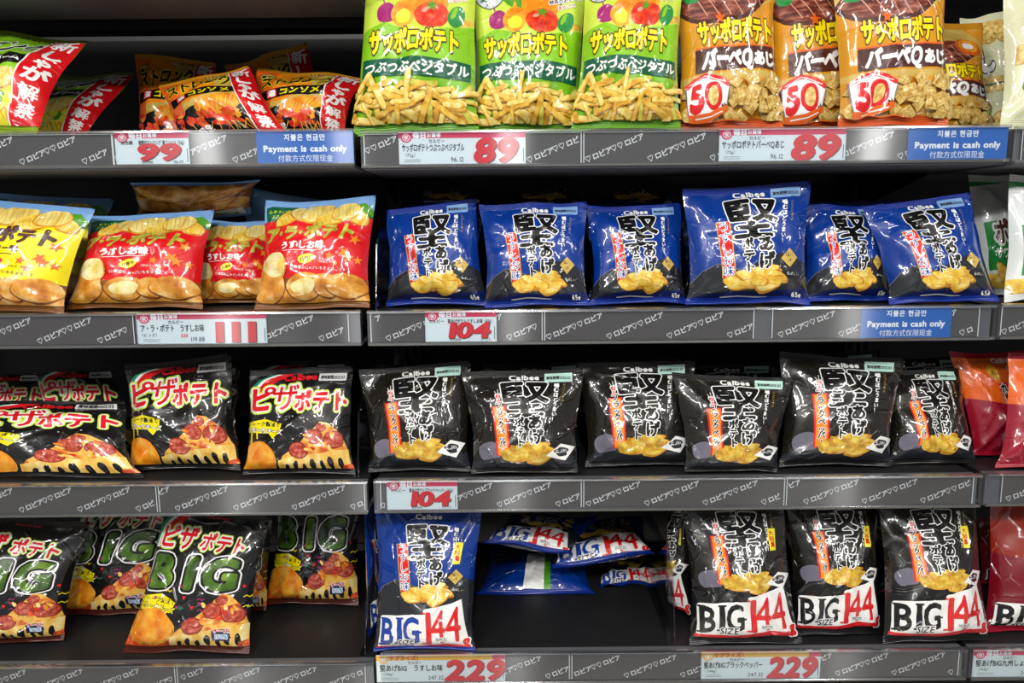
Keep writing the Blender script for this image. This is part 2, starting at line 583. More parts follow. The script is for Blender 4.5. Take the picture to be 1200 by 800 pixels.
# ------------------------------------------------------------------ bags
NU, NV = 28, 34
def fade(a): return a * a * (3 - 2 * a)
def smooth_noise(rng, U, V, nx, ny):
    g = rng.uniform(-1, 1, (ny + 2, nx + 2))
    x, y = U * nx, V * ny
    i, j = np.clip(np.floor(x).astype(int), 0, nx), np.clip(np.floor(y).astype(int), 0, ny)
    fx, fy = fade(x - i), fade(y - j)
    return (g[j, i] * (1 - fx) * (1 - fy) + g[j, i + 1] * fx * (1 - fy) + g[j + 1, i] * (1 - fx) * fy + g[j + 1, i + 1] * fx * fy)

def bag_shape(seed, T, seal, crease=1.0, waist=0.07, belly=0.74, flare=1.0):
    """s, t (sheet position after the film has drawn in) and front and back swelling on the grid"""
    rng = np.random.default_rng(seed)
    u = np.linspace(0, 1, NU + 1); v = np.linspace(0, 1, NV + 1)
    U, V = np.meshgrid(u, v)
    S = 2 * U - 1
    vv = np.clip((V - seal) / (1 - 2 * seal), 0, 1)
    q = np.sin(np.pi * vv ** belly) ** (0.50 + 0.45 * vv)
    p = (1 - np.abs(S) ** 2.5) ** 0.72
    z = T / 2 * p * q
    # long soft dents
    z = z + T * 0.10 * smooth_noise(rng, U, V, 4, 5) * p ** .6 * q
    z = z + T * 0.05 * smooth_noise(rng, U, V, 9, 10) * p ** .5 * (0.35 + 0.65 * (1 - q)) * np.minimum(1, q * 3)
    # gathers that run in from the seals
    for end in (0, 1):
        d = np.clip((vv if end == 0 else 1 - vv), 0, 1)
        w = np.exp(-d / 0.13) * np.minimum(1, d / 0.03)
        fold = np.zeros_like(U)
        for k in range(4):
            fr, ph = rng.uniform(5, 16), rng.uniform(0, 6.28)
            fold += np.sin(fr * S * (1 - 0.35 * d) + ph) * rng.uniform(.4, 1) / 2.6
        z = z + crease * 0.0026 * fold * w * np.minimum(1, p * 2)
    # creases: thin ridges between random points of the sheet
    for k in range(int(7 * crease)):
        if rng.random() < 0.6:
            a = np.array([rng.choice([0.02, 0.98]), rng.choice([0.05, 0.95])]) + rng.normal(0, .04, 2)
            b = np.array([0.5, 0.5]) + rng.normal(0, .22, 2)
        else:
            a = rng.uniform(.05, .95, 2); b = a + rng.normal(0, .28, 2)
        ab = b - a; L2 = max(ab @ ab, 1e-4)
        t = ((U - a[0]) * ab[0] + (V - a[1]) * ab[1]) / L2
        dx, dy = U - a[0] - np.clip(t, 0, 1) * ab[0], V - a[1] - np.clip(t, 0, 1) * ab[1]
        d = np.sqrt(dx * dx + (dy * 1.2) ** 2)
        z = z + crease * rng.choice([1, 1, -.8]) * rng.uniform(.0012, .003) * np.exp(-(d / 0.032)) * np.minimum(1, p * 1.6) * np.minimum(1, q * 1.6)
    # folds that run from the four corners towards the belly
    for cu, cv in ((0, 0), (1, 0), (0, 1), (1, 1)):
        a = np.array([cu, cv], float); b = np.array([cu + (0.5 - cu) * rng.uniform(.5, 1.0), cv + (0.5 - cv) * rng.uniform(.5, .95)])
        ab = b - a; L2 = ab @ ab
        t = np.clip(((U - a[0]) * ab[0] + (V - a[1]) * ab[1]) / L2, 0, 1)
        side = ((U - a[0]) * ab[1] - (V - a[1]) * ab[0]) / math.sqrt(L2)
        d = np.sqrt((U - a[0] - t * ab[0]) ** 2 + (V - a[1] - t * ab[1]) ** 2)
        z = z + crease * rng.uniform(.0012, .0026) * (np.exp(-d / .04) - .8 * np.exp(-((side - rng.choice([-.07, .07])) / .05) ** 2 - (t - .4) ** 2 * 6)) * np.minimum(1, p * 1.6) * np.minimum(1, q * 2)
    # the sealed ends: flat, gently waving
    end = 1 - np.minimum(1, q * 1.8)
    wv = np.zeros_like(U)
    for k in range(2):
        wv += np.sin(rng.uniform(2, 5) * S + rng.uniform(0, 6.28)) * rng.uniform(.5, 1)
    wave = 0.0028 * wv * end
    zf = np.where((V > seal) & (V < 1 - seal), np.maximum(z, 0.0012), 0.0008) + wave
    zb = np.where((V > seal) & (V < 1 - seal), -np.maximum(T / 2 * p * q * 0.9, 0.0012), -0.0008) + wave
    edge = (np.abs(S) > 0.999)
    mid = (zf + zb) / 2
    zf, zb = np.where(edge, mid, zf), np.where(edge, mid, zb)
    St = S * (1 - waist * q ** 1.3 * flare)
    St = St + 0.016 * smooth_noise(rng, U, V, 1, 5) * (np.abs(S) ** 2)
    Vt = V + 0.010 * smooth_noise(rng, U, V, 4, 1) * np.abs(2 * V - 1) ** 3
    # seal lines bow in where the belly pulls them
    Vt = Vt + (0.5 - V) * 2 * 0.018 * (1 - S * S) * np.abs(2 * V - 1) ** 4
    return U, V, St, Vt, zf, zb

def grid_normals(P):
    du = np.gradient(P, axis=1); dv = np.gradient(P, axis=0)
    n = np.cross(du, dv)
    return n / np.maximum(np.linalg.norm(n, axis=-1, keepdims=True), 1e-12)

def bag(name, label, group, art, corners, T=0.055, seed=0, mats=None, seal=0.055, crease=1.5, waist=0.085,
        rest=None, date=None, belly=0.74, bend=0.0, cat='bag', curl=0.0):
    """corners: BL, BR, TR, TL in space, as seen from in front of the printed face"""
    BL, BR, TR, TL = [np.array(c, float) for c in corners]
    U, V, S, Vt, zf, zb = bag_shape(seed, T, seal, crease, waist, belly)
    up = (TL + TR - BL - BR) / 2; rt = (BR + TR - BL - TL) / 2
    H, W = np.linalg.norm(up), np.linalg.norm(rt)
    n = np.cross(rt, up); n /= np.linalg.norm(n)
    a = ((S + 1) / 2)[..., None]; b = Vt[..., None]
    base = (1 - b) * ((1 - a) * BL + a * BR) + b * ((1 - a) * TL + a * TR)
    bow = bend * (1 - (2 * Vt - 1) ** 2) + curl * np.clip(Vt - .72, 0, 1) ** 2 * 8
    F = base + n * (zf + bow)[..., None]
    B = base + n * (zb + bow)[..., None]
    if rest is not None:
        F[..., 2] = np.maximum(F[..., 2], rest); B[..., 2] = np.maximum(B[..., 2], rest)
    loc = (BL + BR) / 2
    if rest is not None: loc[2] = rest
    root = empty(name, Vector(loc), label, cat, group)
    nF, nB = grid_normals(F), -grid_normals(B)
    m_body, m_back, m_top, m_bot = mats
    js = max(1, int(round(seal * NV)))
    uvw = np.stack([U * W, V * H], -1)

    def part(nm, j0, j1, mf, mb, printed):
        idx = -np.ones((2, NV + 1, NU + 1), int)
        nj = j1 - j0 + 1
        vs = [F[j0:j1 + 1].reshape(-1, 3)]
        ns = [nF[j0:j1 + 1].reshape(-1, 3)]
        uv = [uvw[j0:j1 + 1].reshape(-1, 2)]
        idx[0, j0:j1 + 1] = np.arange(nj * (NU + 1)).reshape(nj, NU + 1)
        k = nj * (NU + 1)
        vs.append(B[j0:j1 + 1].reshape(-1, 3)); ns.append(nB[j0:j1 + 1].reshape(-1, 3)); uv.append(uv[0] + 3.0)
        idx[1, j0:j1 + 1] = k + np.arange(nj * (NU + 1)).reshape(nj, NU + 1)
        total = 2 * k
        A = idx[0, j0:j1, :-1].ravel(); Bq = idx[0, j0:j1, 1:].ravel(); C = idx[0, j0 + 1:j1 + 1, 1:].ravel(); D = idx[0, j0 + 1:j1 + 1, :-1].ravel()
        f1 = np.concatenate([np.stack([A, Bq, C], 1), np.stack([A, C, D], 1)])
        A, Bq, C, D = A + k, Bq + k, C + k, D + k
        f2 = np.concatenate([np.stack([A, C, Bq], 1), np.stack([A, D, C], 1)])
        rim = []
        for jj in (j0, j1):
            for i in range(NU): rim.append((idx[0, jj, i], idx[0, jj, i + 1], idx[1, jj, i + 1])); rim.append((idx[0, jj, i], idx[1, jj, i + 1], idx[1, jj, i]))
        for ii in (0, NU):
            for j in range(j0, j1): rim.append((idx[0, j, ii], idx[0, j + 1, ii], idx[1, j + 1, ii])); rim.append((idx[0, j, ii], idx[1, j + 1, ii], idx[1, j, ii]))
        faces = [f1, f2, np.array(rim)]
        ml = [mf, mb]
        mi = [np.zeros(len(f1), int), np.ones(len(f2), int), np.ones(len(rim), int)]
        if printed is not None:
            slot = {}
            for P, tri, m, lay in printed.compiled(NU, NV):
                gv = P[:, 1]
                cen = P[tri].mean(1)
                ok = (cen[:, 1] > j0 + .001) & (cen[:, 1] < j1 - .001)
                if not ok.any(): continue
                tri = tri[ok]
                used, inv = np.unique(tri.ravel(), return_inverse=True)
                P2, tri = P[used], inv.reshape(-1, 3)
                i = np.clip(np.floor(P2[:, 0]).astype(int), 0, NU - 1); j = np.clip(np.floor(P2[:, 1]).astype(int), 0, NV - 1)
                fx, fy = P2[:, 0] - i, P2[:, 1] - j
                lo = (fx >= fy)
                def interp(X):
                    x00, x10, x11, x01 = X[j, i], X[j, i + 1], X[j + 1, i + 1], X[j + 1, i]
                    a1 = x00 + fx[:, None] * (x10 - x00) + fy[:, None] * (x11 - x10)
                    a2 = x00 + fy[:, None] * (x01 - x00) + fx[:, None] * (x11 - x01)
                    return np.where(lo[:, None], a1, a2)
                N = interp(nF); N /= np.maximum(np.linalg.norm(N, axis=1, keepdims=True), 1e-9)
                vs.append(interp(F) + N * (0.00016 + 0.00003 * lay)); ns.append(N); uv.append(interp(uvw))
                faces.append(tri + total); total += len(P2)
                if m.name not in slot: slot[m.name] = len(ml); ml.append(m)
                mi.append(np.full(len(tri), slot[m.name]))
        o = mesh_obj(nm, np.concatenate(vs), np.concatenate(faces).tolist(), ml, root, np.concatenate(mi), np.concatenate(uv), True, np.concatenate(ns))
        return o
    pouch = part('pouch', js, NV - js, m_body, m_back, art)
    part('top_seal', NV - js, NV, m_top, m_top, None)
    part('bottom_seal', 0, js, m_bot, m_bot, None)
    if date is not None:
        # the pale printed expiry panel, a thin patch over the film
        x0, x1, y0, y1, dart, pm = date     # in sheet fractions
        gx = np.linspace(x0 * NU, x1 * NU, 9); gy = np.linspace(y0 * NV, y1 * NV, 5)
        def at(X, GX, GY):
            i = np.clip(np.floor(GX).astype(int), 0, NU - 1); j = np.clip(np.floor(GY).astype(int), 0, NV - 1)
            fx, fy = (GX - i)[..., None], (GY - j)[..., None]
            x00, x10, x11, x01 = X[j, i], X[j, i + 1], X[j + 1, i + 1], X[j + 1, i]
            return np.where(fx >= fy, x00 + fx * (x10 - x00) + fy * (x11 - x10), x00 + fy * (x01 - x00) + fx * (x11 - x01))
        GX, GY = np.meshgrid(gx, gy)
        P = at(F, GX, GY); N = at(nF, GX, GY)
        vs = [(P + N * 0.0021).reshape(-1, 3), (P + N * 0.0002).reshape(-1, 3)]
        nn = [N.reshape(-1, 3)] * 2
        uv = [at(uvw, GX, GY).reshape(-1, 2)] * 2
        k = 45; fs, mi = [], []
        for j in range(4):
            for i in range(8):
                q = j * 9 + i
                fs.append((q, q + 1, q + 10, q + 9)); mi.append(0)
                fs.append((q + k, q + 9 + k, q + 10 + k, q + 1 + k)); mi.append(0)
        loop = [i for i in range(9)] + [9 * j + 8 for j in range(1, 5)] + [36 + i for i in range(7, -1, -1)] + [9 * j for j in range(3, 0, -1)]
        for a_, b_ in zip(loop, loop[1:] + loop[:1]): fs.append((a_, a_ + k, b_ + k, b_)); mi.append(0)
        if dart:
            Tt = text_tris(dart, 1.0, off=0.03, res=16)
            w_ = Tt[..., 0].max() - Tt[..., 0].min()
            ga = (x1 - x0) * NU; gb = (y1 - y0) * NV
            s_ = 0.86 * ga / w_
            asp = (W / NU) / (H / NV)
            G = np.stack([Tt[..., 0] * s_ + (x0 + x1) / 2 * NU, Tt[..., 1] * s_ * asp * 1.25 + (y0 * .62 + y1 * .38) * NV], -1)
            G2 = G.reshape(-1, 2)
            PP = at(F, G2[:, 0], G2[:, 1]); NN = at(nF, G2[:, 0], G2[:, 1])
            st = sum(len(x) for x in vs)
            vs.append(PP + NN * 0.0025); nn.append(NN); uv.append(at(uvw, G2[:, 0], G2[:, 1]))
            for t_ in range(len(G)): fs.append((st + 3 * t_, st + 3 * t_ + 1, st + 3 * t_ + 2)); mi.append(1)
        mesh_obj('date_label', np.concatenate(vs), fs, [pm, M['ink']], pouch, mi, np.concatenate(uv), True, np.concatenate(nn))
    return root
# ------------------------------------------------------------------ print colours
def pc(name, col, **k): return film('print_' + name, col, **k)
plain('ink', '#26262a', .5)
WHITE = pc('white', '#f1f1ee'); BLACK = pc('black', '#0d0c0d'); RED = pc('red', '#d8131c'); YEL = pc('yellow', '#f5e000')
YEL2 = pc('lemon', '#f1e53a'); DGREEN = pc('deep_green', '#0c5a3c'); LIME = pc('lime', '#86c41c'); LIME2 = pc('leaf', '#4f9a22')
BROWN = pc('brown', '#4a2018'); ORANGE = pc('orange', '#ec8a1a'); FLAMER = pc('ember', '#8e2412'); AMBER = pc('amber', '#dd951c'); ORANGE2 = pc('hot_orange', '#e8641a'); GOLD = pc('gold', '#cfae55')
BLUE = pc('blue', '#12349a'); NAVY = pc('navy', '#0a1a55'); SKY = pc('sky', '#7aa7d6'); CHAR = pc('charcoal', '#22252b'); GREY = pc('stone', '#6d6a78')
LGREEN = pc('pale_green', '#c8e04a'); GREEN = pc('green', '#1d8a3c'); PURPLE = pc('onion_purple', '#a3246f'); TEAL = pc('flag_green', '#158a63')
TOMATO = pc('tomato', '#df2d14', ramp=['#c41a0c', '#e2391a', '#f0662e'], scale=70)
PEPPER = pc('paprika', '#ee8214', ramp=['#e06a0c', '#f09a20', '#f7bd3c'], scale=50)
SALMON = pc('salmon', '#d9a08a'); INKBLUE = pc('ink_blue', '#163f9e')
CHIP = pc('chip', '#eccf52', ramp=['#d9a52a', '#eec94a', '#f6e592'], scale=85, stretch=(1, .8))
CHIPE = pc('chip_edge', '#c98a24', ramp=['#b06c16', '#d9982c', '#e7b548'], scale=60)
CHIPB = pc('pepper_chip', '#d8b234', ramp=['#a87a18', '#d8b030', '#efd66a'], scale=80)
RIDGE = pc('ridged_chip', '#e6cf6a', ramp=['#d3a93c', '#e9d172', '#f3e6a0'], scale=120, stretch=(1, .12))
RIDGE2 = pc('ridged_chip_edge', '#c9a23a')
FRY = [pc('fry_pale', '#ead28a', ramp=['#e2b948', '#efd873', '#f8eda2'], scale=110), pc('fry_gold', '#d9aa48', ramp=['#cf9426', '#e6b842', '#f2d468'], scale=110),
       pc('fry_dark', '#b57a26', ramp=['#b47a1a', '#d49a2c', '#e6b648'], scale=110), pc('fry_green', '#b9b25a', ramp=['#a8ac30', '#cfcb50', '#e6e07c'], scale=110)]
CRACK = [pc('cracker', '#dcb860', ramp=['#b98a34', '#dfbf6a', '#f0dc98'], scale=140), pc('cracker_dark', '#c0913c', ramp=['#9a6a24', '#c49a44', '#dcb867'], scale=140)]
MEAT = pc('roast_meat', '#7c3a28', ramp=['#3c1410', '#7e3a2c', '#b9745c'], scale=90, stretch=(.5, 1.6))
PIZZA = pc('pizza', '#e08a2a', ramp=['#c4461a', '#e58a2c', '#f2c45a', '#e9a23c'], scale=75)
CHEESE = pc('cheese', '#ecc870', ramp=['#e2a23a', '#f2cc66', '#f9e8ae'], scale=50, stretch=(1.4, .5))
SALAMI = pc('salami', '#b8402c', ramp=['#8e2418', '#bc4a34', '#dd8670'], scale=160)
SALAMIE = pc('salami_rim', '#8c1f16')
CRUMB = pc('red_crumbs', '#c4401a', ramp=['#a02410', '#d8501c', '#ee8a30'], scale=140)
POTATO = pc('potato', '#cf9236', ramp=['#b4661a', '#dd9834', '#f4d28a'], scale=45)
POTATOD = pc('potato_skin', '#9a5a22', ramp=['#5e300f', '#8a4f1e', '#a8692e'], scale=55)
POTATOF = pc('potato_flesh', '#efdf92', ramp=['#e2c25a', '#f2e4a0', '#faf3cf'], scale=60)
LEAFG = pc('gold_green_letters', '#b0a83a', ramp=['#7c8a24', '#b9ac3a', '#d8c860'], scale=90)
BIGG = pc('big_green', '#5d8a1c', ramp=['#2c4a10', '#4a701a', '#84a42a'], scale=26)
BLACKGOLD = film('film_black_gold', '#14120f', spots=('#5a4a26', 520.0, 0.62))
STEAMW = pc('silver_print', '#c9cccf')
PALEBLUE = plain('date_blue', '#7fa6d8', .35); PALETEAL = plain('date_teal', '#b9e0d2', .35); PALEGREY = plain('date_grey', '#d3d4d0', .35)

OUT = [(0.085, WHITE), (0.02, BLACK)]
def heap_chips(d, cx, cy, w, h, seed, face=None, edge=None, n=6):
    r = random.Random(seed); face = face or CHIP; edge = edge or CHIPE
    spots = [(-.28, .12, .30, .26, 12), (.05, -.22, .34, .22, -8), (.27, -.05, .27, .24, 18), (.22, .22, .27, .25, -12), (-.10, .02, .30, .22, 25), (-.30, .25, .2, .16, 5), (.02, .2, .22, .18, -20)][:n]
    for i, (x, y, rx, ry, a) in enumerate(spots):
        d.ell(cx + x * w, cy + y * h, rx * w, ry * h, edge, a + r.uniform(-8, 8), .16, seed + i)
        d.ell(cx + x * w - .012 * w, cy + y * h - .03 * h, rx * w * .9, ry * h * .84, face, a + r.uniform(-8, 8), .16, seed + i)
        d.line([(cx + (x - rx * .6) * w, cy + (y + ry * .2) * h), (cx + x * w, cy + (y - ry * .1) * h), (cx + (x + rx * .6) * w, cy + (y + ry * .15) * h)], .02 * h, edge)
def capsule(d, x, y, L, w, a, mat):
    c, s = math.cos(math.radians(a)), math.sin(math.radians(a)); pts = []
    for k in range(12):
        t = math.radians(-90 + 180 * (k % 6) / 5) if k < 6 else math.radians(90 + 180 * (k % 6) / 5)
        px = (L / 2 if k < 6 else -L / 2) + math.cos(t) * w / 2; py = math.sin(t) * w / 2
        pts.append((x + px * c - py * s, y + px * s + py * c))
    d.poly(pts, mat)
def heap_fries(d, x0, y0, x1, y1, seed, n=70):
    r = random.Random(seed)
    for i in range(n):
        x, y = r.uniform(x0, x1), y0 + (y1 - y0) * (r.random() ** .85)
        x = x0 + (x - x0) if y > y0 + 6 else r.uniform(x0 + 8, x1 - 6)
        m = FRY[r.choice([0, 0, 0, 1, 1, 1, 2, 3])]
        a = r.choice([r.uniform(-35, 35), r.uniform(-35, 35), r.uniform(50, 130)])
        L = r.uniform(12, 28); w = r.uniform(2.6, 3.9)
        capsule(d, x, y + .6, L, w + .9, a, FRY[2]); capsule(d, x, y, L, w, a, m)
def heap_crackers(d, x0, y0, x1, y1, seed, n=26):
    r = random.Random(seed)
    for i in range(n):
        x, y = r.uniform(x0, x1), r.uniform(y0, y1)
        s = r.uniform(5.6, 8); a = r.uniform(0, 90)
        def sq(k, m):
            d.poly([(x + k * math.cos(math.radians(a + q)), y + .8 * k * math.sin(math.radians(a + q))) for q in (0, 90, 180, 270)], m)
        sq(s * 1.12, CRACK[1]); sq(s, CRACK[0])
        for t in (-.5, 0, .5):
            for o in (0, 90):
                c, sn = math.cos(math.radians(a + 45 + o)), .8 * math.sin(math.radians(a + 45 + o))
                c2, s2 = -math.sin(math.radians(a + 45 + o)), .8 * math.cos(math.radians(a + 45 + o))
                d.line([(x + c * s * .6 + c2 * t * s, y + sn * s * .6 + s2 * t * s), (x - c * s * .6 + c2 * t * s, y - sn * s * .6 + s2 * t * s)], .5, CRACK[1], same=o > 0)
def pizza_slice(d, x, y, w, h, seed):
    r = random.Random(seed)
    q = lambda a, b: (x + a * w, y + b * h)
    d.poly([q(.60, 0), q(.72, .03), q(.86, .2), q(.95, .42), q(1.0, .64), q(.8, .70), q(.5, .78), q(.2, .84), q(0, .90), q(.05, .74), q(.25, .52), q(.45, .26)], PIZZA)
    # melting cheese hangs down over dark gaps
    d.poly([q(-.02, .84), q(.2, .76), q(.35, .74), q(.5, .70), q(.66, .68), q(.8, .63), q(1.0, .60), q(1.01, 1.04), q(-.03, 1.04)], CHEESE)
    for i, (cx, cy, rx, ry) in enumerate(((.10, .99, .030, .07), (.22, .95, .034, .10), (.34, .99, .028, .09), (.47, .92, .042, .12), (.61, .96, .034, .13), (.74, .89, .044, .13), (.88, .93, .036, .15))):
        d.ell(*q(cx, cy), rx * w, ry * h, BLACK, 12 - 3 * i, .12, seed + i, same=i > 0)
    d.poly([q(.9, .95), q(1.02, .9), q(1.06, 1.04), q(.86, 1.04)], CRUMB)
    for (a, b, s) in ((.28, .62, .135), (.52, .33, .12), (.80, .40, .14), (.62, .13, .07)):
        d.ell(*q(a, b), s * w * 1.1, s * w * 1.02, SALAMIE, 10, .08, seed + int(a * 99)); d.ell(*q(a, b), s * w * .98, s * w * .88, SALAMI, 10, .08, seed + int(a * 99))
    for i in range(9):
        a, b = r.uniform(.35, .9), r.uniform(.2, .62); d.ell(*q(a, b), .05 * w, .03 * h, r.choice([CHEESE, TOMATO, PEPPER]), r.uniform(0, 90), .2, i)

def maple(d, cx, cy, s, mat, rot=0):
    pts = []
    for k in range(10):
        a = math.radians(rot - 90 + 36 * k); rr = s if k % 2 == 0 else s * .42
        pts.append((cx + rr * math.cos(a), cy + rr * math.sin(a)))
    d.poly(pts, mat)

def big_size(d, z, col):
    """tall narrow BIG 144 g with slab serifs on a white ground that hugs the letters"""
    d.poly([(6, z - 31), (52, z - 34), (50, z - 38), (60, z - 41), (78, z - 44), (88, z - 48), (95, z - 8), (94, z), (70, z - 3), (50, z + 2), (4, z + 1)], WHITE)
    row = (('B', 13, z - 16, 37, .70, col, ((-5.4, -12.2, 6), (-5.4, 12.6, 6))), ('I', 25.5, z - 17, 37, .95, col, ((0, -12.2, 8), (0, 12.6, 8))), ('G', 38, z - 18, 37, .68, col, ((7, 2, 7),)),
           ('1', 53, z - 20, 47, .80, RED, ((0, 16.5, 8), (-2.5, -15, 3))), ('4', 65.5, z - 22, 48, .66, RED, ()), ('4', 81, z - 24, 50, .66, RED, ()))
    for ch, x, y, s, sx, c, bars in row: d.text(ch, x, y, s, [(.09, WHITE)], sx=sx, rot=2, same=ch != 'B')
    for ch, x, y, s, sx, c, bars in row:
        d.text(ch, x, y, s, [(.026 if ch != '4' else .008, c)], sx=sx, rot=2)
        for (bx, by, bw) in bars: d.rect(x + bx - bw / 2, y + by - .9, x + bx + bw / 2, y + by + .9, c)
    d.text('g', 93, z - 6, 15, [(.12, WHITE), (.05, RED)])
    d.text('SIZE', 33, z - 4.0, 9.5, [(.12, WHITE), (.02, BLACK)], sx=.9)
    d.poly([(3, z - 1), (30, z + 1.5), (50, z), (70, z - 4), (95, z - 2), (95, z + 2), (70, z + 1), (50, z + 4), (30, z + 5), (3, z + 2)], RED)
    d.text('当社比', 68, z - 8, 4, [(.15, WHITE), (.02, BLACK)])

# hard-fried crisps, the small bags: salt (blue) and black pepper (black)
def art_hard(kind, big=False):
    W, H = 100, (102 if not big else 156 if kind == 'salt' else 150)
    d = Art(W, H)
    o = (15 if kind == 'salt' else 3) if big else 0                # how far the title block sits below its place on the small bag
    blue = kind == 'salt'
    k = 1.0
    if blue:
        d.poly([(0, o + 84), (8, o + 74), (20, o + 68), (40, o + 74), (58, o + 66), (76, o + 60), (100, o + 70), (100, H), (0, H)], CHAR)
        d.poly([(0, o + 96), (30, o + 91), (62, o + 93), (100, o + 88), (100, H), (0, H)], NAVY if not big else CHAR)
        d.line([(0, o + 84), (8, o + 74), (20, o + 68), (40, o + 74)], .6, GREY)
    else:
        d.ell(17, o + 80, 11, 10, GREY, 0, .06, 3)
        d.poly([(0, o + 90), (30, o + 85), (62, o + 90), (100, o + 84), (100, H), (0, H)], CHAR if not big else BLACK)
    # brand line
    d.text('Calbee', 51, o * .75 + 8.2, 7.6, [(.035, WHITE)], sx=1.12)
    # the taste in an upright banner
    if blue:
        d.poly([(20.5, o + 33), (32, o + 32), (36, o + 80), (25, o + 80)], GOLD); d.poly([(21.3, o + 33.6), (31.2, o + 32.8), (35.2, o + 80), (25.6, o + 80)], RED)
        d.text('うすしお味', 28.2, o + 55.5, 9.6, [(.06, WHITE), (.0, INKBLUE)], vert=True, rot=5, res=18)
    else:
        d.poly([(21, o + 37), (34, o + 36), (36, o + 83), (23, o + 84)], RED); d.poly([(22.6, o + 37.8), (32.4, o + 37), (34.4, o + 83), (24.6, o + 83.5)], ORANGE)
        d.text('ブラックペッパー', 28.4, o + 58, 6.8, [(.10, WHITE), (.035, BLACK)], vert=True, rot=2, res=16)
        d.text('香る', 27.6, o + 29.5, 5.2, [(.1, WHITE), (.02, RED)], vert=True)
        d.line([(25, o + 22), (28, o + 27), (31, o + 22)], .5, WHITE); d.line([(28, o + 20), (28, o + 26)], .5, WHITE)
    heap_chips(d, 54, o + 81, 48, 23, 7 if blue else 31, face=None if blue else CHIPB)
    # big brush character and the rest of the title beside it
    for ext, m in ((.115, WHITE), (.070, BLACK)):
        d.text('臣', 40.5, o + 23.5, 20.5, [(ext, m)], res=24, sx=1.02, rot=4); d.text('又', 61.5, o + 24, 21, [(ext, m)], res=24, sx=.98, rot=-3)
        d.text('土', 51, o + 40, 16.5, [(ext * 1.15, m)], res=24, sx=1.9, rot=2)
    d.text('あげ', 60.5, o + 59.5, 14.2, [(.10, WHITE), (.045, BLACK)], vert=True, rot=3)
    d.text('ポテト', 46, o + 62, 9.8, [(.11, WHITE), (.045, BLACK)], vert=True, rot=3)
    d.text('噛むほどうまい！', 77.5, o + 34, 4.7, [(.03, WHITE)], vert=True, rot=-2)
    d.text('カリカリ食感', 84, o + 25, 3.0, [(.0, GOLD)], vert=True, rot=-2)
    if blue:
        d.poly([(81, o + 57), (88.5, o + 64.5), (81, o + 72.5), (73.5, o + 65)], GOLD)
        d.text('塩の', 81, o + 62.3, 4, [(.0, BROWN)]); d.text('味', 81, o + 67, 4, [(.0, BROWN)])
        d.ell(84, o + 77.5, 6, 2.6, BLACK, -4); d.text('香ばしい', 84, o + 77.5, 2.9, [(.0, WHITE)], rot=-4)
    else:
        d.poly([(70, o + 84), (84, o + 73), (98, o + 76), (88, o + 89)], WHITE)
        d.ell(84.5, o + 80.5, 7, 4, CHAR, 10, .3, 5); d.text('黒胡椒', 84, o + 80, 4, [(.0, WHITE)], rot=8)
    if big:
        big_size(d, H - (6 if blue else 13), INKBLUE if blue else BLACK)
        d.poly([(78, o + 31), (86, o + 31), (84, o + 52), (77, o + 52)], YEL2); d.text('大容量', 81, o + 41, 5.5, [(.02, RED)], vert=True)
    elif blue:
        d.text('65g', 88, o + 94, 5.5, [(.03, WHITE)])
        d.line([(26, o + 95.2), (40, o + 94.6), (64, o + 96)], .9, STEAMW)
    return d

# pizza flavoured crisps
def art_pizza():
    d = Art(100, 112)
    for (i, m) in ((0, TEAL), (1, WHITE), (2, RED)):
        off = i * 4.2
        d.poly([(-2 + off, 36), (1 + off, 22), (10 + off, 12), (26 + off * 1.3, 5), (40 + off * 1.5, 2.5), (48 + off * 1.5, 2.5), (34 + off, 8), (20 + off, 14), (11 + off, 22), (7 + off, 36)], m)
    d.text('Calbee', 51, 11, 10, [(.05, RED)], sx=1.1)
    for off, m, same in ((.15, LGREEN, 0), (.09, WHITE, 0), (.045, RED, 0)):
        d.text('ヒ', 13, 35, 29, [(off, m)], sx=.92); d.ell(22.5, 25, 4.4 + 29 * off, 3.4 + 26 * off, m); d.text('ザ', 39, 33.5, 31, [(off * .8 if m is not RED else .012, m)], sx=.92, res=34)
        d.text('ポテト', 73, 38, 23, [(off, m)], sx=.74)
    d.ell(22.5, 25, 2.2, 1.9, WHITE)
    d.poly([(0, 57), (20, 55), (38, 61), (37, 68), (30, 76), (24, 70), (2, 68)], YEL)
    d.text('フレーク製法で', 18, 60, 5.4, [(.03, BLACK)], rot=-6); d.text('とろ〜りチーズ', 19, 67, 6, [(.10, BLACK), (.03, WHITE)], rot=-8)
    d.line([(6, 68), (5, 80)], 1.6, YEL); d.line([(12, 69), (12, 75)], 1.4, YEL)
    d.ell(13, 97, 20, 19.5, CHIPE, 0, .03, 2); d.ell(13, 95.5, 19.4, 17.6, ORANGE, 0, .03, 2); d.ell(13, 95, 18, 16, PEPPER, 0, .03, 2)
    pizza_slice(d, 36, 59, 62, 46, 5)
    for i in range(5): d.ell(20 + i * 14, 54 + (i % 2) * 3, .7, .7, STEAMW)
    return d
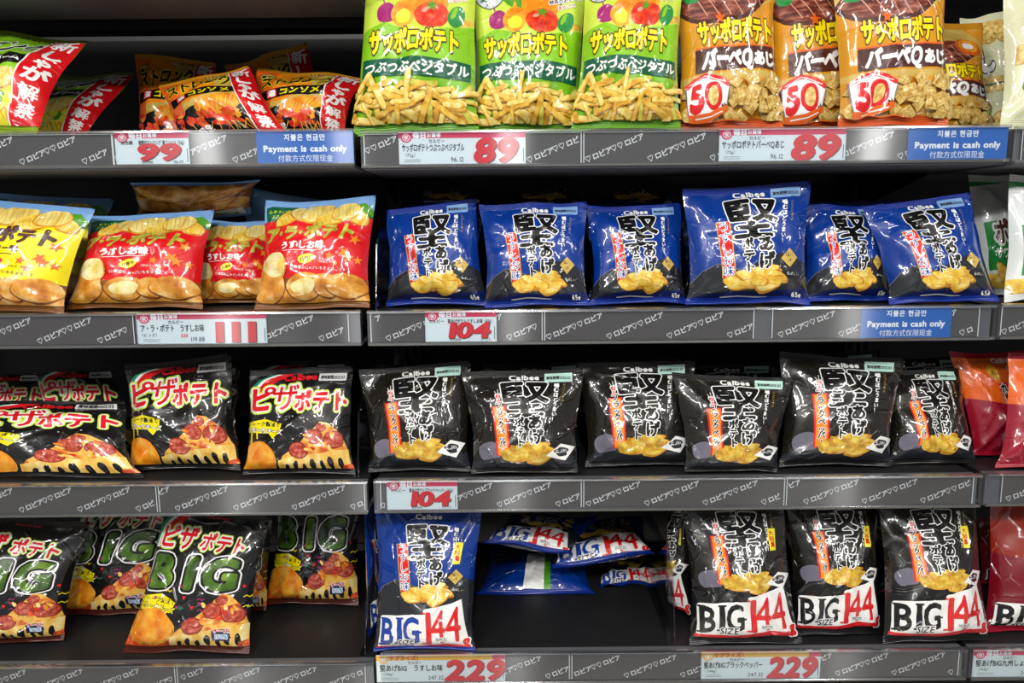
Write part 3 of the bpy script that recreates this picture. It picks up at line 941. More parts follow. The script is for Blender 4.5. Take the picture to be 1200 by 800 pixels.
def art_pizza_big():
    d = Art(100, 136)
    for (i, m) in ((0, TEAL), (1, WHITE), (2, RED)):
        off = i * 4
        d.poly([(-3 + off, 40), (0 + off, 20), (10 + off, 8), (22 + off, 3), (30 + off, 3), (18 + off, 10), (9 + off, 22), (6 + off, 40)], m)
    d.text('Calbee', 52, 6, 8, [(.05, RED)])
    for off, m in ((.14, LGREEN), (.09, WHITE), (.03, RED)):
        d.text('ピザ', 22, 30, 22, [(off, m)], sx=.85); d.text('ポテト', 66, 33, 18, [(off, m)], sx=.8, rot=-4)
    for cx, ch, sx in ((17, 'B', 1.05), (45, 'I', 1.2), (72, 'G', 1.05)):
        d.text(ch, cx, 60, 39, [(.125, WHITE), (.095, BLACK), (.045, BIGG)], sx=sx, res=26)
    d.poly([(2, 83), (22, 80), (38, 87), (36, 95), (26, 99), (20, 95), (4, 95)], YEL)
    d.text('フレーク製法で', 20, 85.5, 5.2, [(.02, BLACK)], rot=-6); d.text('とろ〜りチーズ', 20, 92, 5.6, [(.10, BLACK), (.03, YEL2)], rot=-8)
    d.line([(8, 94), (7, 103)], 1.5, YEL); d.line([(14, 94), (14, 100)], 1.3, YEL)
    r = random.Random(3)
    for i in range(26):
        x, y = r.uniform(3, 97), r.uniform(70, 96)
        m = r.choice([RED, TEAL, YEL, PURPLE, WHITE])
        if r.random() < .4: d.poly([(x, y), (x + 4, y + .5), (x + 1.6, y + 3.6)], m, same=True)
        elif r.random() < .5: d.ell(x, y, 1.4, 1.3, m, n=10, same=True)
        else: d.line([(x, y), (x + 2, y - 1.6), (x + 4, y + .3), (x + 6, y - 1.4)], .9, m, same=True)
    d.poly([(0, 118), (30, 115), (100, 119), (100, 136), (0, 136)], CRUMB)
    d.ell(20, 110, 22, 17, CHIPE, 8, .05, 4); d.ell(19, 108.5, 21, 15.4, PEPPER, 8, .05, 4)
    pizza_slice(d, 40, 78, 60, 48, 11)
    d.poly([(72, 112), (86, 110), (88, 119), (84, 122), (72, 122)], NAVY); d.text('チーズ', 80, 112.5, 4.6, [(.12, WHITE), (.04, RED)]); d.text('150%', 80, 118, 5.4, [(.12, WHITE), (.03, SKY)])
    return d

# whole potato crisps: red (salt) and yellow (butter)
def art_whole(kind):
    d = Art(100, 100)
    red = kind == 'red'
    d.rect(0, 0, 100, 30, SKY)
    d.poly([(2, 8), (9, 5), (30, 6), (28, 14), (22, 20), (3, 26)], DGREEN); d.text('ふぞろいの', 14, 11, 4, [(.02, LGREEN)], rot=4); d.text('よさ', 11, 16, 4, [(.02, LGREEN)], rot=4)
    d.poly([(82, 8), (92, 7), (100, 14), (100, 30), (86, 26)], LIME2); d.poly([(86, 12), (100, 20), (100, 34), (88, 30)], DGREEN)
    d.rect(0, 21, 100, 76, RED if red else YEL)
    for (x, y, rx, ry, a, m) in ((24, 18, 13, 6.5, -30, CHIP), (36, 15, 11, 7, 30, RIDGE), (88, 20, 9, 6, 30, CHIP), (50, 14, 14, 10, -14, RIDGE), (66, 19, 15, 8, -24, CHIP), (76, 14, 12, 9, -10, RIDGE)):
        d.ell(x, y + .9, rx + 1.1, ry + .9, CHIPE, a, .08, int(x)); d.ell(x, y, rx, ry, m, a, .08, int(x))
        for t in (-.55, -.28, 0, .28, .55):
            c, s = math.cos(math.radians(a)), math.sin(math.radians(a)); hh = .75 * ry * math.sqrt(1 - t * t)
            d.line([(x + t * rx * c + hh * s, y + t * rx * s - hh * c), (x + t * rx * c - hh * s, y + t * rx * s + hh * c)], .45, RIDGE2, same=t > -.5)
    ttl = LEAFG if red else BROWN
    for ch, x, y, s in (('ア', 10, 35, 15), ('・', 19.5, 35, 12), ('ラ', 29, 35, 14), ('・', 38, 35, 12), ('ポ', 50, 34, 16), ('テ', 65, 35, 14.5), ('ト', 80, 35, 17)):
        d.text(ch, x, y, s, [(.06, ttl)], shear=.1, rot=random.Random(x).uniform(-6, 6))
    d.text('うすしお味' if red else 'じゃがバター味', 41, 47, 8.2 if red else 6.4, [(.045, WHITE if red else BROWN)])
    d.line([(24, 52.5), (60, 51.5)], .5, WHITE if red else BROWN)
    d.ell(46, 59, 7.5, 4.2, YEL2 if red else RED, -12); d.text('35周年', 46, 59, 4, [(.02, BROWN if red else WHITE)], rot=12)
    for x, y, s, a in ((67, 57, 4, 10), (80, 54, 5.5, 40), (88, 42, 5, 20), (92, 60, 4, 70), (73, 64, 3, 0), (84, 58, 5, 0)): maple(d, x, y, s, ORANGE if red else ORANGE2, a)
    d.text('SINCE 1990', 66, 62.5, 3.2, [(.0, WHITE if red else BROWN)], rot=-4); d.text('北海道のじゃがいもをまるごと', 56, 68, 3.4, [(.01, WHITE if red else BROWN)], rot=-3)
    d.rect(0, 75.5, 100, 100, POTATOD)
    for (x, y, rx, ry, a) in ((70, 96, 22, 10, -8), (94, 96, 14, 9, 10), (44, 98, 14, 9, 14), (24, 96, 20, 12, -14), (46, 82, 17, 10, -6), (66, 82, 12, 9, 5), (83, 82, 17, 10, 4), (13, 82, 15, 13, -20)):
        d.ell(x, y + .8, rx + .8, ry + .6, POTATOD, a, .07, int(x)); d.ell(x, y, rx, ry, POTATO, a, .07, int(x))
    d.ell(15, 66, 14, 14, POTATO, 10, .06, 9); d.ell(16, 63, 12, 11, POTATOF, 20, .12, 8); d.line([(8, 66), (14, 60), (22, 62)], .7, CHIP)
    d.ell(45, 82, 11, 6, POTATOF, -8, .1, 18)
    return d
def art_whole_back():
    d = Art(100, 100)
    d.rect(0, 0, 100, 100, SKY); d.poly([(0, 24), (100, 24), (100, 100), (0, 100)], POTATOD)
    d.poly([(4, 8), (96, 8), (94, 30), (6, 30)], WHITE); d.rect(10, 11, 48, 18, LIME2); d.text('おいしさのひみつ', 29, 14.5, 4, [(.02, WHITE)]); d.rect(56, 12, 74, 24, TOMATO)
    for k in range(4): d.line([(10, 21 + 2.2 * k), (50, 21 + 2.2 * k)], .6, CHAR, same=k > 0)
    for (x, y, rx, ry, a) in ((20, 50, 22, 17, 10), (56, 48, 24, 18, -14), (88, 54, 20, 16, 8), (34, 80, 26, 16, -6), (72, 82, 26, 15, 12)):
        d.ell(x, y, rx + .8, ry + .8, POTATOD, a, .06, int(x)); d.ell(x, y, rx, ry, POTATO, a, .06, int(x))
    return d

# vegetable fries (green) and barbecue squares (orange)
def art_fries():
    d = Art(100, 150)
    d.ell(50, 50, 60, 34, LGREEN, 0, .1, 1)
    d.poly([(0, 66), (20, 60), (48, 70), (100, 60), (100, 96), (0, 104)], LIME)
    for (x, y, rx, ry, a, m) in ((84, 50, 9, 4, -30, FRY[0]), (90, 58, 9, 3.5, -12, FRY[1]), (36, 34, 14, 7, 40, LIME2), (72, 40, 12, 5, -50, LIME2)): d.ell(x, y, rx, ry, m, a, .1, int(x))
    d.ell(60, 36, 17, 21, PEPPER, 0, .07, 2); d.ell(54, 34, 6, 17, ORANGE, 6); d.ell(67, 35, 5, 16, ORANGE, -6); d.ell(60, 18, 4, 3, LIME2, 0)
    d.ell(22, 52, 9, 9, PURPLE, 0, .08, 4); d.line([(20, 46), (18, 40)], 1.2, PURPLE)
    d.ell(37, 53, 11, 12, PEPPER, 0, .05, 5); d.poly([(34, 44), (37, 33), (40, 44)], PEPPER); d.ell(37, 56, 7, 6, YEL2, 0, .1, 6)
    d.ell(62, 54, 15, 12, TOMATO, 0, .06, 7); maple(d, 62, 46, 6, LIME2, 10); d.ell(56, 50, 3, 2, SALMON, -30)
    d.ell(84, 54, 7, 10, GREEN, 24, .05, 8); d.ell(82, 51, 2, 6, LIME, 24)
    d.text('野菜のおいしさ', 83, 33, 4.4, [(.16, WHITE), (.02, BROWN)], rot=14); d.text('まるごと', 84, 39, 4.2, [(.14, WHITE), (.02, RED)], rot=12)
    d.ell(15, 26, 13.5, 15, CHAR, -8); d.ell(15, 26, 12.8, 14.2, STEAMW, -8); d.text('６種の', 14, 20, 6, [(.03, RED)], rot=6); d.text('野菜', 15, 29, 9, [(.04, DGREEN)], rot=6); d.text('入り', 15, 37, 4.4, [(.03, BROWN)])
    for off, m in ((.11, BROWN), (.052, YEL)):
        d.text('サッポロポテト', 47, 77, 21, [(off, m)], sx=.57, track=-.05, warp=None)
    d.poly([(3, 90), (96, 93), (96, 108), (3, 105)], DGREEN); d.text('つぶつぶベジタブル', 50, 99, 10.5, [(.035, WHITE)], sx=.95, rot=-1.5)
    heap_fries(d, 2, 111, 99, 149, 5, 95)
    capsule(d, 8, 110, 13, 4, -60, FRY[0]); capsule(d, 22, 114, 16, 4.2, -18, FRY[1])
    return d
def art_bbq():
    d = Art(100, 150)
    d.rect(0, 0, 100, 70, AMBER); d.ell(40, 30, 60, 30, GOLD, 0, .1, 2)
    d.ell(46, 48, 44, 19, BROWN, -8, .1, 3); d.ell(46, 46, 42, 17, MEAT, -8, .1, 3)
    for i in range(6): d.line([(14 + i * 12, 36 + (i % 2)), (28 + i * 12, 60)], .9, SALMON, same=i > 0)
    d.ell(82, 36, 15, 11, ORANGE2, 20, .06, 4); d.ell(82, 34, 11, 8, PEPPER, 20); d.ell(82, 34, 6, 4, WHITE, 20); maple(d, 40, 62, 6, ORANGE2, 0); d.ell(14, 40, 8, 8, GREEN, 0, .1, 4)
    for off, m in ((.11, BROWN), (.052, YEL)): d.text('サッポロポテト', 56, 73, 21, [(off, m)], sx=.57, track=-.05, rot=2)
    d.poly([(13, 88), (100, 84), (100, 102), (13, 106)], BROWN); d.line([(13, 87), (100, 83)], 1.4, ORANGE2)
    d.text('バーベＱ', 46, 95.5, 17, [(.06, WHITE)], sx=.84, shear=.16, rot=2, track=-.08); d.text('あじ', 85, 94.5, 12.5, [(.06, WHITE)], rot=2, track=-.08)
    d.rect(0, 107, 100, 150, AMBER); d.poly([(0, 108), (100, 104), (100, 110), (0, 113)], GOLD)
    heap_crackers(d, 8, 112, 98, 142, 4, 60)
    d.poly([(6, 116), (20, 108), (38, 112), (46, 118), (42, 134), (28, 142), (10, 140)], GREY); d.poly([(7, 116.5), (20, 109), (38, 112.8), (45, 118.4), (41.4, 133.4), (28, 141), (10.6, 139)], WHITE)
    d.text('5', 16.5, 125.5, 26, [(.055, RED)], sx=.8, shear=.08, rot=4); d.ell(30, 124, 8.6, 10.4, RED, 8); d.ell(30, 124, 5.2, 7.4, CRACK[0], 8); d.text('th', 40, 131, 6.5, [(.05, BROWN)], rot=6)
    d.line([(7, 117), (14, 112), (24, 109.5), (36, 112), (45, 117)], 3.6, RED); d.line([(10, 115), (24, 109.8), (42, 115)], .7, WHITE); d.poly([(9, 137), (26, 135.5), (43, 130), (44, 134), (27, 141), (10, 142)], ORANGE2); d.line([(15, 139), (28, 137.6), (38, 134.6)], .8, WHITE)
    d.poly([(0, 143), (40, 140), (100, 143), (100, 150), (0, 150)], ORANGE2)
    return d
def art_strong(kind):
    """thick ridged crisps; a red band stands along the right edge"""
    d = Art(100, 116)
    con = kind == 'consomme'
    d.rect(0, 0, 100, 78, GOLD if con else LIME)
    if con: d.ell(20, 30, 40, 40, ORANGE, 0, .1, 2); d.poly([(0, 0), (22, 0), (14, 116), (0, 116)], ORANGE2)
    d.poly([(0, 84), (30, 78), (60, 84), (100, 72), (100, 116), (0, 116)], BLACK if con else YEL2)
    d.ell(12, 22, 8, 8, BLACK, 0); d.ell(12, 22, 7.2, 7.2, GOLD if con else LIME); d.text('厚切', 12, 22, 6, [(.03, BLACK)])
    d.text('STRONG', 64, 8, 6.5, [(.03, BROWN)]); d.text('ストロング', 42, 32, 23, [(.09, YEL if con else WHITE), (.045, BLACK)], sx=.66, shear=.2, rot=5)
    d.poly([(4, 52), (76, 44), (77, 59), (5, 67)], BLACK); d.poly([(12, 52.4), (24, 51), (25, 63), (13, 64)], RED); d.text('濃' if con else '塩', 18.5, 57.5, 10, [(.03, WHITE)])
    d.text('コンソメ' if con else 'サワークリーム', 50, 54.5, 11.5 if con else 7.2, [(.04, YEL if con else WHITE)], shear=.15, rot=6)
    d.ell(54, 77, 25, 12.5, CHIPE, -16, .05, 3); d.ell(54, 76, 24, 11.4, PEPPER if con else RIDGE, -16, .05, 3)
    for t in range(-4, 5): d.line([(54 + t * 5 + 3, 67 - t * 1.4 + abs(t)), (54 + t * 5 - 3, 85 - t * 1.4 - abs(t))], .7, CHIP, same=t > -4)
    r = random.Random(8)
    for i in range(34):
        x = r.uniform(2, 70); y = r.uniform(86, 100) - .25 * max(0, 30 - x); d.ell(x, y, r.uniform(3, 6), r.uniform(2, 3.6), r.choice([TOMATO, TOMATO, CRUMB, PEPPER] if con else [LIME, YEL2, FRY[0], LIME2]), r.uniform(0, 90), .2, i)
    for i in range(20):
        x = r.uniform(2, 74); d.line([(x, 97), (x + r.uniform(-8, 8), 106)], .8, r.choice([PEPPER, GOLD, TOMATO]), same=i > 0)
    d.text('限定', 30, 106, 8, [(.04, WHITE)], rot=30)
    d.poly([(77, 0), (100, 0), (100, 116), (77, 116)], RED); d.line([(77, 0), (77, 116)], 1.0, WHITE)
    for ch, y, s in (('新', 16, 19), ('し', 35, 17), ('ゃ', 49, 14), ('が', 64, 17), ('解', 82, 14), ('禁', 98, 14)): d.text(ch, 88.5, y, s, [(.045 if ch not in '新解禁' else .022, WHITE)], res=26)
    return d
def art_cream():
    d = Art(100, 150)
    for x, y in ((20, 14), (50, 10), (80, 16), (36, 26), (66, 26)): d.ell(x, y, 17, 12, CRACK[1], 10, .06, x); d.ell(x, y - .6, 15.5, 10.6, CRACK[0], 10, .06, x)
    d.text('し', 30, 56, 34, [(.10, CHAR), (.05, WHITE)]); d.poly([(6, 78), (94, 75), (94, 92), (6, 95)], CRACK[0]); d.line([(16, 86), (84, 84)], 2.0, DGREEN)
    d.ell(24, 112, 12, 10, LIME2, 0, .2, 2); d.ell(24, 112, 8, 7, LGREEN, 0, .2, 2); maple(d, 80, 124, 12, LIME2, 10); d.ell(56, 128, 24, 14, CRACK[1], 0, .1, 5); d.ell(56, 127, 22, 12, CRACK[0], 0, .1, 5)
    return d
def art_seaweed():
    """white bag with a green field"""
    d = Art(100, 112)
    d.poly([(0, 0), (60, 0), (46, 8), (0, 12)], GREEN); d.ell(76, 26, 14, 9, FRY[2], -10, .2, 3); d.ell(80, 24, 8, 6, GOLD, 0, .2, 4)
    d.poly([(50, 40), (70, 36), (76, 28), (100, 26), (100, 46), (50, 46)], GREEN); d.poly([(8, 46), (100, 42), (100, 88), (10, 90)], GREEN)
    d.text('ポテト', 48, 56, 24, [(.14, WHITE), (.04, BROWN)], sx=.85); d.text('サワークリーム', 52, 75, 10, [(.05, WHITE)])
    heap_chips(d, 52, 98, 92, 32, 12, n=7)
    return d
def art_soy(big=False):
    """hard-fried crisps, sweet soy: orange fading into crimson"""
    H = 164 if big else 112
    d = Art(100, H); o = 20 if big else 0
    d.poly([(0, 0), (100, 0), (100, o + 52), (60, o + 60), (0, o + 50)], ORANGE2 if not big else FLAMER)
    d.text('Calbee', 56, o * .7 + 10, 8, [(.04, WHITE)])
    d.ell(38, o + 24, 6, 9, FRY[2], -12, .15, 3); d.text('麦', 38, o + 24, 7, [(.0, BROWN)])
    d.poly([(38, o + 36), (50, o + 34), (64, o + 92), (52, o + 94)], RED); d.text('九州しょうゆ', 50.5, o + 64, 10, [(.12, WHITE), (.05, BLACK)], vert=True, rot=12)
    d.text('堅', 76, o + 36, 40, [(.055, WHITE), (.03, NAVY)], res=34); d.text('あげ', 82, o + 64, 13, [(.12, WHITE), (.05, BLACK)], vert=True)
    d.text('ポテト', 69, o + 66, 9, [(.12, WHITE), (.05, BLACK)], vert=True)
    d.ell(44, o + 94, 13, 12, GREY, 0, .06, 3); heap_chips(d, 74, o + 90, 50, 24, 17)
    if big:
        big_size(d, H - 7, BLACK)
    return d
def art_salt_back():
    """back of the large blue bag: white and green strip along the fin seam"""
    d = Art(100, 164)
    d.poly([(40, 0), (58, 0), (58, 164), (40, 164)], WHITE); d.poly([(58, 0), (64, 0), (64, 164), (58, 164)], LIME2)
    d.rect(8, 40, 34, 90, NAVY); d.rect(70, 30, 94, 60, WHITE)
    return d

FB = dict(blue=film('film_blue', '#03358c'), black=film('film_black', '#121112'), green=film('film_green', '#79b81e'), amber=film('film_amber', '#d6931c', rough=.16),
          sky=film('film_sky', '#7faad8'), silver=film('film_silver', '#b9bcc0', rough=.25, metal=.6), crimson=film('film_crimson', '#98102a'), deep=film('film_deep_crimson', '#780c20'), cream=film('film_cream', '#dcdcb4'),
          white=film('film_white', '#dfe4e0'), lime=film('film_lime', '#8fae28'), gold=film('film_gold', '#c9a22c'), yellow=film('film_yellow', '#f0cf18'), potato=POTATOD, bg=BLACKGOLD)
SL = {k: crimp('seal_' + k, c) for k, c in dict(blue='#0f2e8c', black='#161516', green='#5f9a1c', amber='#c98a1c', flame='#d6541a', sky='#6f9fd6', crimson='#9a1028', cream='#d8d8b4', white='#d8dcd8', lime='#7c9a24', brown='#7a4a20', deepred='#a8141c', pizza='#4a1c10').items()}

KIND = {
    'hard_blue': dict(art=art_hard('salt'), mats=(FB['blue'], FB['silver'], SL['blue'], SL['blue']), date=(.68, .91, .875, .955, '賞味期限2025.03', PALEBLUE)),
    'hard_black': dict(art=art_hard('pepper'), mats=(FB['bg'], FB['silver'], SL['black'], SL['black']), date=(.68, .91, .865, .955, '賞味期限2025.03', PALETEAL)),
    'big_blue': dict(art=art_hard('salt', True), mats=(FB['blue'], FB['silver'], SL['blue'], SL['blue']), date=None),
    'big_black': dict(art=art_hard('pepper', True), mats=(FB['bg'], FB['black'], SL['black'], SL['black']), date=None),
    'pizza': dict(art=art_pizza(), mats=(FB['black'], FB['silver'], SL['black'], SL['black']), date=(.69, .95, .855, .925, '賞味期限2025.03', PALEGREY)),
    'big_pizza': dict(art=art_pizza_big(), mats=(FB['black'], FB['black'], SL['black'], SL['pizza']), date=None),
    'whole_red': dict(art=art_whole('red'), mats=(FB['sky'], FB['potato'], SL['sky'], SL['brown']), date=None),
    'whole_yellow': dict(art=art_whole('yellow'), mats=(FB['sky'], FB['potato'], SL['sky'], SL['brown']), date=None),
    'whole_back': dict(art=art_whole_back(), mats=(FB['potato'], FB['sky'], SL['sky'], SL['sky']), date=None),
    'fries': dict(art=art_fries(), mats=(FB['green'], FB['green'], SL['green'], SL['green']), date=None),
    'bbq': dict(art=art_bbq(), mats=(FB['amber'], FB['amber'], SL['amber'], SL['flame']), date=None),
    'strong_orange': dict(art=art_strong('consomme'), mats=(FB['gold'], FB['black'], SL['amber'], SL['black']), date=None),
    'strong_green': dict(art=art_strong('cream'), mats=(FB['lime'], FB['black'], SL['lime'], SL['lime']), date=None),
    'cream': dict(art=art_cream(), mats=(FB['cream'], FB['cream'], SL['cream'], SL['cream']), date=None),
    'seaweed': dict(art=art_seaweed(), mats=(FB['white'], FB['white'], SL['white'], SL['white']), date=None),
    'soy': dict(art=art_soy(), mats=(FB['crimson'], FB['silver'], SL['crimson'], SL['crimson']), date=None),
    'big_soy': dict(art=art_soy(True), mats=(FB['deep'], FB['silver'], SL['crimson'], SL['crimson']), date=None),
    'big_blue_back': dict(art=art_salt_back(), mats=(FB['blue'], FB['blue'], SL['blue'], SL['blue']), date=None),
}
# ------------------------------------------------------------------ the place
YF = 1.08                       # front of the price rails
YB = 1.56                       # back panels
dark = plain('shelf_charcoal', '#5a5a5e', .45, .0, .08, 30)
darker = plain('back_panel_black', '#121214', .5, .0, .08, 20)
steel = plain('upright_steel', '#3c3c42', .4, .4)
stripm = plain('strip_grey', '#4f4a48', .55)
stripw = plain('strip_white', '#e9e7e4', .55)
railp = clear_plastic('rail_cover', .022, .22, ribs=.84)
railb = clear_plastic('rail_bead', .22, .15)
acryl = clear_plastic('acrylic', .10, .06)
floorm = plain('floor_vinyl', '#b9b4aa', .35, .0, .06, 6)
ceilm = plain('ceiling_white', '#c9c9c6', .8)

def structure(name, mb, mat):
    o = mb.build(name, mat); o['kind'] = 'structure'; return o
b = MB(); b.box(-3.2, 3.2, -3.0, 2.0, -0.05, 0.0); structure('floor', b, floorm)
b = MB(); b.box(-3.2, 3.2, -3.0, 2.0, 3.0, 3.05); structure('ceiling', b, ceilm)
b = MB(); b.box(-3.2, 3.2, 1.62, 1.70, 0.0, 3.0); structure('wall_back', b, plain('wall_grey', '#6a6a68', .8))

UNITS = {'left': (-1.118, -0.2135), 'middle': (-0.2055, 0.6865), 'right': (0.6925, 1.593)}
def ztop(px, py): return at_y(px, py, YF).z
ZR = {('left', 1): ztop(220, 151.5), ('left', 2): ztop(220, 365), ('left', 3): ztop(220, 565.5), ('left', 4): ztop(220, 779),
      ('middle', 1): ztop(800, 149), ('middle', 2): ztop(800, 360), ('middle', 3): ztop(800, 559), ('middle', 4): ztop(800, 763.5),
      ('right', 1): ztop(1190, 147), ('right', 2): ztop(1190, 355.5), ('right', 3): ztop(1190, 554), ('right', 4): ztop(1190, 760.5),
      ('left', 0): ztop(220, 151.5) + .248, ('middle', 0): 1.585 + .40, ('right', 0): 1.585 + .40}
RH = 0.0505
DROP = 0.004
def zs(unit, lvl): return ZR[(unit, lvl)] - DROP

# gondola frames: posts, back panels, foot
for u, (x0, x1) in UNITS.items():
    g = empty('gondola_frame', ((x0 + x1) / 2, 1.55, 0), f'dark metal shelving bay carrying the {u} row of shelves', 'shelving frame', 'shelving bays side by side')
    mb = MB(); mb.box(x0 + .004, x1 - .004, YB, YB + .012, .1, 2.25)
    for z in np.arange(.3, 2.2, .12): mb.box(x0 + .03, x1 - .03, YB - .002, YB, z, z + .004)
    mb.build('back_panel', darker, g)
    for xx in (x0 + .012, x1 - .012):
        mb = MB(); mb.box(xx - .012, xx + .012, YB - .05, YB - .003, 0.0, 2.3)
        for z in np.arange(.2, 2.25, .05): mb.box(xx - .0035, xx + .0035, YB - .0515, YB - .05, z, z + .03, 1)
        mb.build('upright', [steel, plain('slot_black', '#0a0a0a', .8)], g)
    mb = MB(); mb.box(x0 + .004, x1 - .004, YF + .02, YB - .05, .0, .16, bev=.006); mb.build('plinth', dark, g)

def flat_text(mb, s, x, y, z, size, mat, ang=0, dy=0.0, **k):
    """lettering standing on a vertical card at depth y"""
    T = rot2(text_tris(s, size, **k), ang)
    if not len(T): return
    n = len(mb.v)
    P = T.reshape(-1, 2)
    mb.v += [(x + p[0], y - dy, z + p[1]) for p in P]
    mb.f += [[n + 3 * i, n + 3 * i + 1, n + 3 * i + 2] for i in range(len(T))]
    mb.m += [mat] * len(T)

SEGS = {('left', 1): [(-40, 130), (130, 413)], ('left', 2): [(-140, 155), (158, 408)], ('left', 3): [(-100, 182), (184, 427)], ('left', 4): [(-60, 204), (206, 428)],
        ('middle', 1): [(425, 682), (684, 1178)], ('middle', 2): [(432, 636), (638, 885), (906, 1150)], ('middle', 3): [(445, 682), (684, 921), (923, 1143)], ('middle', 4): [(443, 668), (670, 900), (902, 1126)],
        ('right', 1): [(1200, 1330)], ('right', 2): [(1172, 1330)], ('right', 3): [(1176, 1330)], ('right', 4): [(1142, 1330)], ('left', 0): [(-40, 413)], ('middle', 0): [], ('right', 0): []}
LVL = {0: 'topmost', 1: 'first full', 2: 'second', 3: 'third', 4: 'bottom'}
HOLDS = {('left', 0): 'over the slumped orange bags', ('left', 1): 'holding the slumped orange and red-striped bags', ('left', 2): 'holding yellow and red whole-potato bags', ('left', 3): 'holding the small black pizza bags', ('left', 4): 'holding the large pizza BIG bags',
         ('middle', 0): 'over the tall green and amber bags', ('middle', 1): 'holding tall green and amber bags', ('middle', 2): 'holding the row of small blue bags', ('middle', 3): 'holding the row of small black pepper bags', ('middle', 4): 'with the bare gap between large blue and black bags',
         ('right', 0): 'over the cream bag', ('right', 1): 'holding the cream bags', ('right', 2): 'holding white and green bags', ('right', 3): 'holding small orange and crimson bags', ('right', 4): 'holding large crimson bags'}
for (u, lv), z in ZR.items():
    x0, x1 = UNITS[u]
    sh = empty('shelf', ((x0 + x1) / 2, YF + .01, z - RH), f'dark metal shelf, {u} bay, {HOLDS[(u, lv)]}', 'shelf', 'gondola shelves')
    mb = MB(); mb.box(x0 + .003, x1 - .003, YF + .022, YB - .056, z - DROP - .022, z - DROP - .0005, bev=.002)
    mb.box(x0 + .003, x1 - .003, YF + .30, YF + .32, z - DROP - .040, z - DROP - .022)
    mb.build('board', plain('board_black', '#19191b', .5, .0, .1, 25), sh)
    mb = MB(); mb.prism([(YF + .0085, z - .004), (YF + .022, z - .004), (YF + .022, z - RH + .002), (YF + .20, z - RH + .002), (YF + .20, z - RH - .002), (YF + .0085, z - RH - .002)], x0 + .003, x1 - .003)
    mb.build('front_lip', dark, sh)
    for xx in (x0 + .006, x1 - .009):
        mb = MB(); v = [(xx, YB - .053, z - .09), (xx, YB - .053, z - .03), (xx, YF + .21, z - .03), (xx, YF + .21, z - .045)]
        mb.add(v + [(p[0] + .003, p[1], p[2]) for p in v], [(0, 1, 2, 3), (7, 6, 5, 4), (0, 4, 5, 1), (1, 5, 6, 2), (2, 6, 7, 3), (3, 7, 4, 0)])
        mb.build('bracket', steel, sh)
    # clear price rail: back channel, front cover, beads along both edges
    mb = MB()
    mb.box(x0 + .001, x1 - .001, YF - .0010, YF, z - RH + .003, z - .003)
    rail = mb.build('price_rail', railp, sh)
    mb = MB()
    mb.prism([(YF - .0022, z - .0042), (YF - .0010, z - .0012), (YF + .0040, z), (YF + .0085, z - .0006), (YF + .0085, z - .004), (YF + .001, z - .005)], x0 + .001, x1 - .001)
    mb.prism([(YF - .0022, z - RH + .0032), (YF - .0010, z - RH + .0045), (YF + .0085, z - RH + .0015), (YF + .0085, z - RH - .001), (YF - .0005, z - RH)], x0 + .001, x1 - .001)
    mb.build('rail_edge', railb, rail)
    r = random.Random(lv * 7 + len(u))
    for (pa, pb) in SEGS[(u, lv)]:
        zc = z - RH / 2
        xa, xb = at_yz(pa, YF, zc).x, at_yz(pb, YF, zc).x
        xa, xb = max(xa, x0 + .004), min(xb, x1 - .004)
        mb = MB(); ys = YF + .0052
        h0, h1 = z - RH + .0045, z - .0045
        mb.box(xa, xb, ys, ys + .0006, h0, h1)
        for q in ((xa, xa + .0012), (xb - .0012, xb)): mb.box(q[0], q[1], ys - .0002, ys, h0, h1, 1)
        mb.box(xa, xb, ys - .0002, ys, h1 - .0007, h1, 1)
        # slanting repeats of the shop's name between hearts
        size, ang, pitch = .0099, 22.0, .0862
        W2 = text_tris('♡♡ロピア♡♡ロピア', size, off=.012, res=16)
        ca, sa = math.cos(math.radians(ang)), math.sin(math.radians(ang))
        off = r.uniform(0, pitch)
        xk = xa - .10 + off
        while xk < xb + .05:
            # keep only whole letters that lie on the card
            pen = 0
            for ch in '♡♡ロピア♡♡ロピア':
                gx = (pen - 5) * size
                cx, cz = xk + gx * ca, zc + gx * sa
                if xa + .004 < cx < xb - .004 and h0 + .004 < cz < h1 - .004:
                    flat_text(mb, ch, cx, ys, cz, size * (1.0 if ch != '♡' else 1.2), 1, ang, dy=.0003, off=.022 if ch != '♡' else .004, res=28)
                pen += .96
            xk += pitch
        mb.build('printed_strip', [stripm, stripw], rail)

